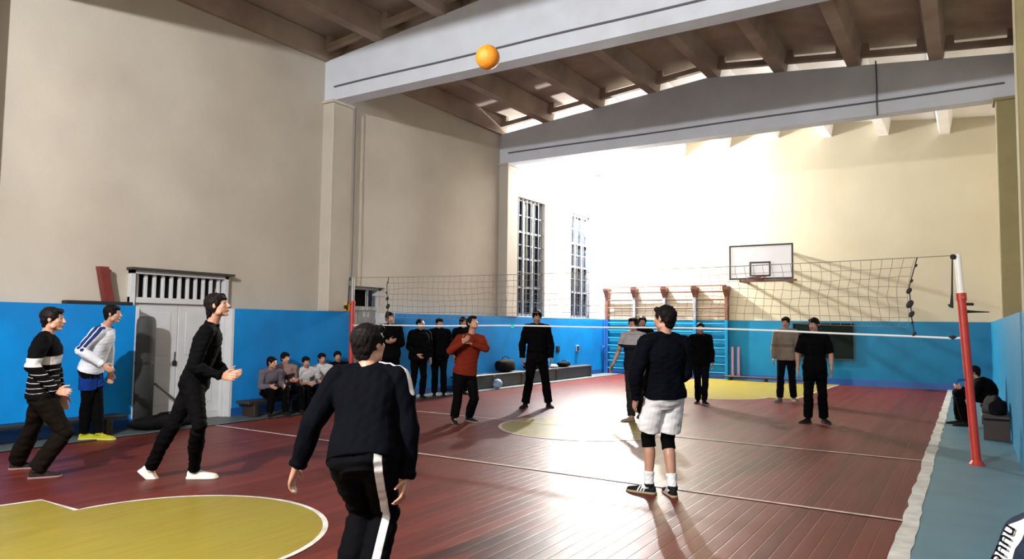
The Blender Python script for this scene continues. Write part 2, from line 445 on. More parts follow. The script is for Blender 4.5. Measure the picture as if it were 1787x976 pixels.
# ------------------------------------------------------------------ the ball in the air
def ball_mesh(r, seam):
    bm = bmesh.new(); bmesh.ops.create_icosphere(bm, subdivisions=4, radius=r)
    for v in bm.verts:
        p = v.co.normalized(); ax = max(range(3), key=lambda i: abs(p[i]))
        q = [p[i] for i in range(3) if i != ax]; s = abs(p[ax])
        g = min(abs(abs(q[0] / s) - .33), abs(q[1] / s - q[1] / s), 1) if False else abs(abs(q[0] / s) - .33)
        e = 1 - max(abs(q[0]), abs(q[1])) / s
        v.co = p * (r - seam * max(0, 1 - g / .05) - seam * max(0, 1 - e / .06))
    return bm
bl = thing('volleyball', 'orange ball in mid air below the white roof beam', 'ball', (6.39, 5.14, 3.91))
bm = ball_mesh(.108, .0035); bmesh.ops.translate(bm, verts=bm.verts, vec=(6.39, 5.14, 3.91)); obj('leather_panels', bm, mat('orange_leather', (.62, .21, .012), .5, var=.12, vscale=14, bump=.3, bscale=300), bl, True)
bm = bmesh.new(); tube(bm, [(6.44, 5.055, 3.957), (6.436, 5.066, 3.952)], .005, 8); obj('valve', bm, M_BLACK, bl)

# ------------------------------------------------------------------ net and posts
YN = 9.75
def net_post(base, top, label, right):
    base = Vector(base); top = Vector(top); d = (top - base)
    t = thing('net_post', label, 'net post', base, 'volleyball net posts')
    f = .80
    bm = bmesh.new(); tube(bm, [base, base + d * f], .047, 14); obj('post_tube', bm, M_RED, t, False)
    bm = bmesh.new(); tube(bm, [base + d * (f - .01), top - d * .01, top], [.036, .036, .03], 14); obj('telescopic_sleeve', bm, M_WHITEP if right else M_STEEL, t)
    bm = bmesh.new(); tube(bm, [base, base + Vector((0, 0, .02))], .085, 16); tube(bm, [base + Vector((0, 0, .02)), base + Vector((0, 0, .06))], [.075, .05], 16); obj('base_collar', bm, M_RED, t)
    bm = bmesh.new(); c = base + d * (f - .005); tube(bm, [c - d * .018, c + d * .018], .056, 14); tube(bm, [c + Vector((.02, -.06, -.01)), c + Vector((.02, -.085, -.01))], .014, 8); obj('clamp', bm, M_RED, t)
    bm = bmesh.new(); tube(bm, [top + Vector((-.03, -.03, -.03)), top + Vector((-.05, -.05, -.03))], .03, 12); tube(bm, [top + Vector((-.05, -.05, -.05)), top + Vector((-.05, -.05, -.10)), top + Vector((-.06, -.05, -.45)), top + Vector((-.07, -.06, -.62)), top + Vector((-.10, -.06, -.58))], [.006, .008, .010, .022, .008], 8); obj('pulley_and_rope_end', bm, M_KNOT, t)
    if right:
        bm = bmesh.new(); p = base + d * .76
        tube(bm, [p + Vector((.03, .02, 0)), p + Vector((.11, .07, 0))], .016, 8); p = base + d * .725; tube(bm, [p + Vector((.03, .02, 0)), p + Vector((.12, .08, -.002)), p + Vector((.26, .17, -.004))], [.02, .012, .005], 8)
        obj('winch_handle', bm, M_BLACK, t)
        bm = bmesh.new(); p = base + d * .40; tube(bm, [p + Vector((-.04, -.03, 0)), p + Vector((-.10, -.06, .0)), p + Vector((-.12, -.07, -.05))], [.012, .022, .012], 8); obj('rope_cleat', bm, M_BLUED, t)
    else:
        bm = bmesh.new(); p = base + d * .765; bbox_bev(bm, p + Vector((-.16, -.06, -.075)), p + Vector((-.04, .06, .075)), .012); obj('winch_box', bm, M_YEL, t)
        bm = bmesh.new(); tube(bm, [p + Vector((-.1, -.05, 0)), p + Vector((-.1, -.09, 0))], .035, 14); obj('winch_drum', bm, M_BLACK, t)
    return t
net_post((10.0, YN, .0), (9.865, YN, 2.405), 'red net post with white top leaning beside the right wall strip', True)
net_post((.17, YN, .0), (.17, YN, 2.38), 'red net post with grey top and yellow winch by the left wall', False)

def top_z(x):
    s = (x - .2) / 9.66
    return 2.375 + .02 * s - .055 * 4 * s * (1 - s) * .9
def bot_z(x):
    s = (x - .2) / 9.66
    return 1.475 + .035 * math.sin(s * math.pi) - (.05 * max(0, (s - .8) / .2)) + .006 * math.sin(x * 2.1)
net = thing('volleyball_net', 'volleyball net of brown cord strung between the two red posts', 'net', (5, YN, 1.45))
NX0, NX1, CELL = 1.05, 9.44, .118
nx = int((NX1 - NX0) / CELL); nz = 7
rng = random.Random(3)
grid = []
for i in range(nx + 1):
    x = NX0 + (NX1 - NX0) * i / nx; col = []
    for j in range(nz + 1):
        f = j / nz; zt, zb = top_z(x), bot_z(x) + .12 + .02 * math.sin(x * 1.3)
        wob = math.sin(f * math.pi)
        dx = wob * (.035 * math.sin(x * 1.7 + f * 4) + rng.uniform(-.014, .014)) - (.10 * f ** .7 * max(0, (x - 8.9) / .54))
        col.append(Vector((x + dx, YN + wob * .05 * math.sin(x * .9 + 1), zt + (zb - zt) * f + wob * (.014 * math.sin(x * 3.3 + j) + rng.uniform(-.008, .008)))))
    grid.append(col)
def strand(bm, pts, r):
    tube(bm, pts, r, 4)
bm = bmesh.new()
for i in range(nx + 1): strand(bm, grid[i], .0027)
for j in range(1, nz + 1): strand(bm, [grid[i][j] for i in range(nx + 1)], .0029)
obj('net_mesh', bm, M_CORD, net)
bm = bmesh.new(); tube(bm, [(.19, YN, 2.36)] + [(.3 + 9.5 * i / 60, YN, top_z(.3 + 9.5 * i / 60)) for i in range(61)] + [(9.86, YN, 2.38)], .0055, 6); obj('top_cord', bm, M_CORD, net)
bm = bmesh.new(); tube(bm, [(.19, YN, bot_z(.2))] + [(.3 + 9.5 * i / 60, YN - .004, bot_z(.3 + 9.5 * i / 60)) for i in range(61)] + [(9.9, YN, 1.44)], .013, 6); obj('bottom_tape', bm, M_TAPE, net)
def side_cord(x, lean):
    bm = bmesh.new(); pts = [(x + .02, YN, top_z(x)), (x - .02, YN, top_z(x) - .15), (x - lean, YN - .01, top_z(x) - .35), (x - lean + .01, YN, 1.85), (x - lean + .02, YN, 1.65), (x - lean + .05, YN, bot_z(x))]
    tube(bm, pts, .007, 6)
    for f, r in ((.13, .022), (.33, .024), (.45, .04), (.62, .052), (.74, .042), (.84, .02), (.97, .03)):
        i = min(int(f * 5), 4); a, b = Vector(pts[i]), Vector(pts[i + 1]); p = a.lerp(b, f * 5 - i)
        ellipsoid(bm, p + Vector((rng.uniform(-.01, .015), -.01, 0)), Vector((1, 0, 0)), Vector((0, 1, 0)), Vector((.3, 0, .95)), r * .75, r * .6, r, 8, 6)
    obj('side_cord', bm, M_KNOT, net)
side_cord(9.44, .07); side_cord(1.05, 0)
bm = bmesh.new(); bbox_bev(bm, (3.735, YN - .03, 1.475), (3.80, YN - .016, 1.525), .006, 1); flare_o = obj('flare_chip', bm, mat('turquoise_flare', (.03, .65, .42), .4), net); flare_o['label'] = 'small turquoise chip painted as a flare glint on the white tape'  # coloured chip standing in for a lens flare glint, not a real tag
for x in (9.87,):
    bm = bmesh.new(); tube(bm, [(9.76, YN - .004, 1.445), (9.80, YN - .004, 1.444), (9.84, YN, 1.442)], [.012, .028, .012], 8); obj('tape_knot', bm, M_KNOT, net)

# ------------------------------------------------------------------ basketball board
hb = thing('basketball_hoop', 'white basketball board with black border on the far wall', 'basketball hoop', (5.12, 20.4, 2.85))
BX0, BX1, BZ0, BZ1, BYY = 4.255, 5.985, 2.865, 3.84, 20.40
bm = bmesh.new(); bbox_bev(bm, (BX0, BYY, BZ0), (BX1, BYY + .04, BZ1), .004, 1); obj('board', bm, mat('white_board_paint', (.62, .62, .66), .5, var=.04), hb)
def fr(name, x0, x1, z0, z1, w):
    bm = bmesh.new(); y0, y1 = BYY - .006, BYY
    box(bm, (x0, y0, z0), (x0 + w, y1, z1)); box(bm, (x1 - w, y0, z0), (x1, y1, z1)); box(bm, (x0 + w, y0, z0), (x1 - w, y1, z0 + w)); box(bm, (x0 + w, y0, z1 - w), (x1 - w, y1, z1))
    obj(name, bm, M_BLACK, hb)
fr('border_line', BX0, BX1, BZ0, BZ1, .045); fr('target_square', 4.82, 5.39, 2.945, 3.36, .045)
bm = bmesh.new(); cx, cy, cz = 5.10, BYY - .375, 2.905
ringp = [(cx + .225 * math.cos(2 * math.pi * i / 28), cy + .225 * math.sin(2 * math.pi * i / 28), cz) for i in range(29)]
tube(bm, ringp, .010, 8, ref=(0, 0, 1)); box(bm, (cx - .10, BYY - .16, cz - .06), (cx + .10, BYY - .006, cz + .05)); obj('rim', bm, mat('rim_brown_red', (.10, .022, .016), .5), hb)
bm = bmesh.new()
for x in (4.55, 5.75):
    box(bm, (x - .03, BYY + .04, 3.62), (x + .03, YB - .003, 3.68)); box(bm, (x - .03, BYY + .04, 2.80), (x + .03, YB - .003, 2.86)); tube(bm, [(x, BYY + .06, 2.85), (x, YB - .04, 3.60)], .02, 6)
box(bm, (4.62, BYY + .0, 2.795), (6.06, BYY + .06, 2.86)); obj('wall_bracket', bm, M_BROWN, hb)

# ------------------------------------------------------------------ wall bars in the far left corner
wb = thing('wall_bars', 'wooden wall bars, brown above and painted blue below, in the far left corner', 'wall bars', (2.05, YB - .1, 0))
UX = (.10, 1.05, 2.04, 3.00, 3.95); YW = YB - .12
for x in UX:
    bm = bmesh.new(); bbox_bev(bm, (x - .045, YW - .06, 0), (x + .045, YB - .03, HB), .008, 1); u = obj('upright', bm, M_BLUED if x == .10 else M_BLUEB, wb)
    bm = bmesh.new(); bbox_bev(bm, (x - .045, YW - .06, HB), (x + .045, YB, 2.45), .008, 1); obj('upright_upper', bm, M_WINF if x in UX[1:4] else M_BROWN, u)
    bm = bmesh.new()
    loft(bm, [[Vector((x - a, YW - b, z)), Vector((x + a, YW - b, z)), Vector((x + a, YB, z)), Vector((x - a, YB, z))] for a, b, z in ((.046, .06, 2.42), (.07, .11, 2.55), (.085, .16, 2.66), (.085, .17, 2.72), (.07, .12, 2.74))]); obj('bracket_head', bm, M_BROWN, u)
for a, b in zip(UX, UX[1:]):
    z = .18
    while z < 2.65:
        bm = bmesh.new(); tube(bm, [(a + .03, YW - .015, z), (b - .03, YW - .015, z)], .021, 8); obj('rung', bm, M_BROWN if z > HB else M_BLUEB, wb); z += .24
bm = bmesh.new(); bbox_bev(bm, (.30, YW - .17, 2.74), (3.98, YW - .09, 2.775), .008, 1); obj('top_rail', bm, M_BROWN, wb)

# ------------------------------------------------------------------ chalkboard, low bench and posts at the far wall
cb = thing('chalkboard', 'dark green chalkboard hanging low on the blue far wall', 'chalkboard', (6.6, YB - .06, .71))
bm = bmesh.new(); bbox_bev(bm, (5.80, YB - .065, .71), (7.33, YB - .03, 1.655), .005, 1); obj('writing_surface', bm, M_CHALK, cb)
bm = bmesh.new()
for lo, hi in (((5.77, YB - .075, .68), (7.36, YB - .028, .71)), ((5.77, YB - .075, 1.655), (7.36, YB - .028, 1.685)), ((5.77, YB - .075, .71), (5.80, YB - .028, 1.655)), ((7.33, YB - .075, .71), (7.36, YB - .028, 1.655))): box(bm, lo, hi)
obj('board_frame', bm, mat('chalk_frame', (.02, .03, .03), .6), cb)
lb = thing('low_bench', 'low dark plank bench against the blue far wall under the basketball board', 'bench', (4.9, YB - .35, 0))
bm = bmesh.new(); bbox_bev(bm, (3.95, YB - .45, .09), (6.3, YB - .20, .13), .008, 1); obj('bench_seat', bm, M_DKWOOD, lb)
for x in (4.1, 5.1, 6.15):
    bm = bmesh.new(); box(bm, (x - .03, YB - .42, 0), (x + .03, YB - .23, .09)); obj('leg', bm, M_DKWOOD, lb)
for i, x in enumerate((4.17, 4.34)):
    t = thing('upright_peg', ('mauve post on the low bench by the far wall, nearer the wall bars', 'mauve post on the low bench by the far wall, nearer the chalkboard')[i], 'post', (x, YB - .3, .13), 'mauve posts on the low bench')
    bm = bmesh.new(); bbox_bev(bm, (x - .035, YB - .33, .13), (x + .035, YB - .26, .96), .008); obj('post_shaft', bm, M_MAUVE, t)
    bm = bmesh.new(); bbox_bev(bm, (x - .06, YB - .36, .13), (x + .06, YB - .23, .17), .006); obj('foot', bm, M_BROWN, t)

# ------------------------------------------------------------------ left wall furniture
M_BROWNL = mat('bench_leg_brown', (.022, .011, .008), .6, var=.2)
def bench(name, x0, x1, y0, y1, z, label, m, apron, legs, grp=None):
    t = thing(name, label, 'bench', ((x0 + x1) / 2, (y0 + y1) / 2, 0), grp)
    bm = bmesh.new(); bbox_bev(bm, (x0, y0, z - .045), (x1, y1, z), .008, 1); obj('bench_seat', bm, m, t)
    if apron:
        bm = bmesh.new(); bbox_bev(bm, (x1 - .04, y0 + .12, .03), (x1 - .015, y1 - .12, z - .05), .004, 1); obj('apron', bm, m, t)
    for y in legs:
        bm = bmesh.new(); bbox_bev(bm, (x0 + .02, y - .04, .01), (x1 + .005, y + .04, z - .04), .006, 1); obj('leg', bm, M_BROWNL, t)
    return t
bench('bench', .03, .36, 13.0, 19.6, .34, 'long low grey bench along the left wall under the tall windows', M_BENCHG, True, (13.1, 14.3, 15.6, 17.4, 19.5))
bench('bench', .06, .38, 7.35, 9.64, .26, 'dark bench along the left wall that the seated boys share', M_DKWOOD, False, (7.5, 8.5, 9.5))
bench('bench', .06, .36, 1.6, 5.45, .25, 'low dark bench in front of the blue wall before the white door', M_BLACK, False, (1.8, 3.6, 5.2))
def bag(loc, sx, sy, sz, label, seed):
    t = thing('sports_bag', label, 'bag', loc, 'bags on the far bench'); x, y, z = loc; r = random.Random(seed)
    bm = bmesh.new(); ellipsoid(bm, (x, y, z + sz * .5), Vector((1, 0, 0)), Vector((0, 1, 0)), Vector((0, 0, 1)), sx, sy, sz * .5, 18, 12)
    for v in bm.verts:
        s = .12 * math.sin(v.co.y * 17 + seed) * math.sin(v.co.z * 23 + seed * 2)
        v.co.x = x + (v.co.x - x) * (1.05 + s); v.co.y = y + (v.co.y - y) * (1 + s)
        zz = (v.co.z - z - sz * .5) / (sz * .5); zz = math.copysign(abs(zz) ** .6, zz); v.co.z = z + sz * .5 * (1 + zz)
    obj('bag_body', bm, M_BAG, t, True)
    bm = bmesh.new(); tube(bm, [(x, y - sy * .4, z + sz * .9), (x, y - sy * .3, z + sz * 1.12), (x, y, z + sz * 1.18), (x, y + sy * .3, z + sz * 1.12), (x, y + sy * .4, z + sz * .9)], .012, 6); obj('handle', bm, M_BAG, t)
bag((.19, 15.05, .34), .15, .42, .33, 'plump black bag on the grey bench nearest the ball', 1)
bag((.19, 16.35, .34), .15, .42, .24, 'flat dark bag on the grey bench beside the plump black bag', 2)
bag((.19, 18.1, .34), .14, .3, .16, 'small dark bag lying at the far part of the grey bench', 3)
t = thing('folded_shirt', 'crumpled white shirt beside the small bag on the grey bench', 'clothes', (.19, 17.5, .34))
bm = bmesh.new(); ellipsoid(bm, (.19, 17.5, .385), Vector((1, 0, 0)), Vector((0, 1, 0)), Vector((0, 0, 1)), .11, .16, .055, 16, 8)
for v in bm.verts: v.co.z = max(.342, v.co.z + .012 * math.sin(v.co.y * 40) * math.sin(v.co.x * 50))
obj('cloth', bm, mat('white_cloth', (.45, .47, .5), .8), t, True)
t = thing('volleyball', 'pale blue ball lying on the floor against the grey bench', 'ball', (.52, 14.2, 0))
bm = ball_mesh(.115, .003); bmesh.ops.translate(bm, verts=bm.verts, vec=(.52, 14.2, .125)); obj('leather_panels', bm, mat('pale_blue_leather', (.20, .32, .46), .5, var=.2, vscale=12), t, True)
bm = bmesh.new(); tube(bm, [(.618, 14.15, .165), (.628, 14.145, .169)], .006, 8); obj('valve', bm, M_BLACK, t)
for i, (y, lab) in enumerate(((18.07, 'black wall socket on the left blue wall, nearer the net'), (19.28, 'black wall socket with pale rim on the left blue wall, nearer the corner'))):
    t = thing('wall_socket', lab, 'socket', (0, y, .84), 'sockets on the left wall')
    bm = bmesh.new(); bbox_bev(bm, (0, y - .10, .75), (.03, y + .10, .93), .006); obj('cover_plate', bm, M_BLACK if i == 0 else mat('pale_rim', (.35, .40, .5), .5), t)
    bm = bmesh.new(); bbox_bev(bm, (.03, y - .06, .77), (.045, y + .06, .91), .005); obj('socket_face', bm, M_BLACK, t)
pp = thing('wall_pipe', 'blue painted pipe with a valve standing in the far left corner', 'pipe', (.12, 21.05, 0))
bm = bmesh.new(); tube(bm, [(.06, 21.08, 0), (.06, 21.08, HB)], .035, 10); obj('pipe_run', bm, M_BLUED, pp)
bm = bmesh.new(); tube(bm, [(.06, 21.02, .83), (.06, 20.9, .83)], .05, 10); tube(bm, [(.06, 20.9, .78), (.06, 20.9, .9)], .035, 10); obj('valve', bm, M_BLUED, pp)

# clutter on and by the near left wall
t = tag(obj('balance_beam', (lambda b: (bbox_bev(b, (-.22, 4.80, HB), (-.05, 5.68, HB + .05), .008), b)[1])(bmesh.new()), M_BLACK), 'black plank lying on the ledge of the blue wall', 'plank')
t = thing('red_panel', 'upright red piece standing on the black plank beside the door', 'board', (-.14, 5.2, HB + .05))
bm = bmesh.new()
loft(bm, [[Vector((-.2, 5.31 + dy, z)), Vector((-.08, 5.31 + dy, z)), Vector((-.08, 5.43 + dy, z)), Vector((-.2, 5.43 + dy, z))] for z, dy in ((HB + .05, 0), (2.26, -.10))]); obj('upright_board', bm, mat('dull_red_paint', (.13, .016, .014), .5, var=.2, vscale=9), t)
bm = bmesh.new(); bbox_bev(bm, (-.19, 5.27, 2.19), (-.10, 5.38, 2.225), .005, 1); obj('peg', bm, M_BROWN, t)
t = thing('rolled_mat', 'dark grey mat standing on end beside the white door', 'mat', (.12, 5.72, 0))
bm = bmesh.new()
def mring(z, s=1): return [Vector((.10 + .075 * math.cos(a) * s, 5.80 + .14 * math.sin(a) * s, z)) for a in [2 * math.pi * i / 20 for i in range(20)]]
loft(bm, [mring(.01), mring(1.45), mring(1.53, .95), mring(1.57, .75), mring(1.585, .4)]); obj('mat_roll', bm, mat('dark_grey_mat', (.03, .034, .036), .8, var=.2, vscale=6), t, True)
bm = bmesh.new(); loft(bm, [[p + (p - Vector((.10, 5.80, p.z))) * .04 for p in mring(z)] for z in (.9, .94)]); obj('tie_strap', bm, M_BLACK, t)
t = tag(obj('wooden_stick', (lambda b: (tube(b, [(.42, 6.55, .03), (.05, 5.98, .62)], .016, 8), tube(b, [(.42, 6.55, .02), (.44, 6.60, .0)], [.02, .018], 8), b)[2])(bmesh.new()), M_DKWOOD), 'dark stick leaning against the rolled mat by the door', 'stick')
t = thing('sports_bag', 'black bag lying on the floor strip in front of the door', 'bag', (.45, 6.1, 0))
bm = bmesh.new(); ellipsoid(bm, (.42, 5.95, .11), Vector((.25, .97, 0)), Vector((.97, -.25, 0)), Vector((0, 0, 1)), .5, .17, .10, 20, 10)
for v in bm.verts: v.co.z = max(.012, v.co.z + .02 * math.sin(v.co.y * 14) * math.sin(v.co.x * 20))
obj('bag_body', bm, M_BAG, t, True)
bm = bmesh.new(); tube(bm, [(.45, 5.75, .19), (.46, 5.85, .24), (.46, 6.05, .24), (.45, 6.15, .19)], .012, 6); obj('handle', bm, M_BAG, t)

# cables
bm = bmesh.new(); y = BY[1] - .018
tube(bm, [(.02, y, 5.943)] + [(x, y, 5.945 + .006 * math.sin(x * 1.7)) for x in np.linspace(.15, 10.4, 40)], .016, 6)
tag(obj('electric_cable', bm, M_CABLE), 'grey cable stretched along the face of the near white beam', 'cable')
bm = bmesh.new(); y = BY[2] - .02
tube(bm, [(.02, y, 5.953)] + [(x, y, 5.955 + .006 * math.sin(x * 1.3)) for x in np.linspace(.15, 10.6, 40)], .018, 6)
tube(bm, [(8.55, y - .02, 6.75), (8.56, y - .02, 6.2), (8.55, y - .02, 5.955), (8.56, y - .02, 5.66)], .014, 6)
tag(obj('electric_cable', bm, M_CABLE), 'dark cable along the face of the far beam with a drop in it', 'cable')
bm = bmesh.new(); tube(bm, [(.045, 9.83, 5.68), (.045, 9.83, 5.0), (.05, 9.835, 3.4), (.045, 9.83, 1.95)], .012, 6); tag(obj('electric_cable', bm, M_CABLE), 'thin vertical cable running down the column beside the left net post', 'cable')

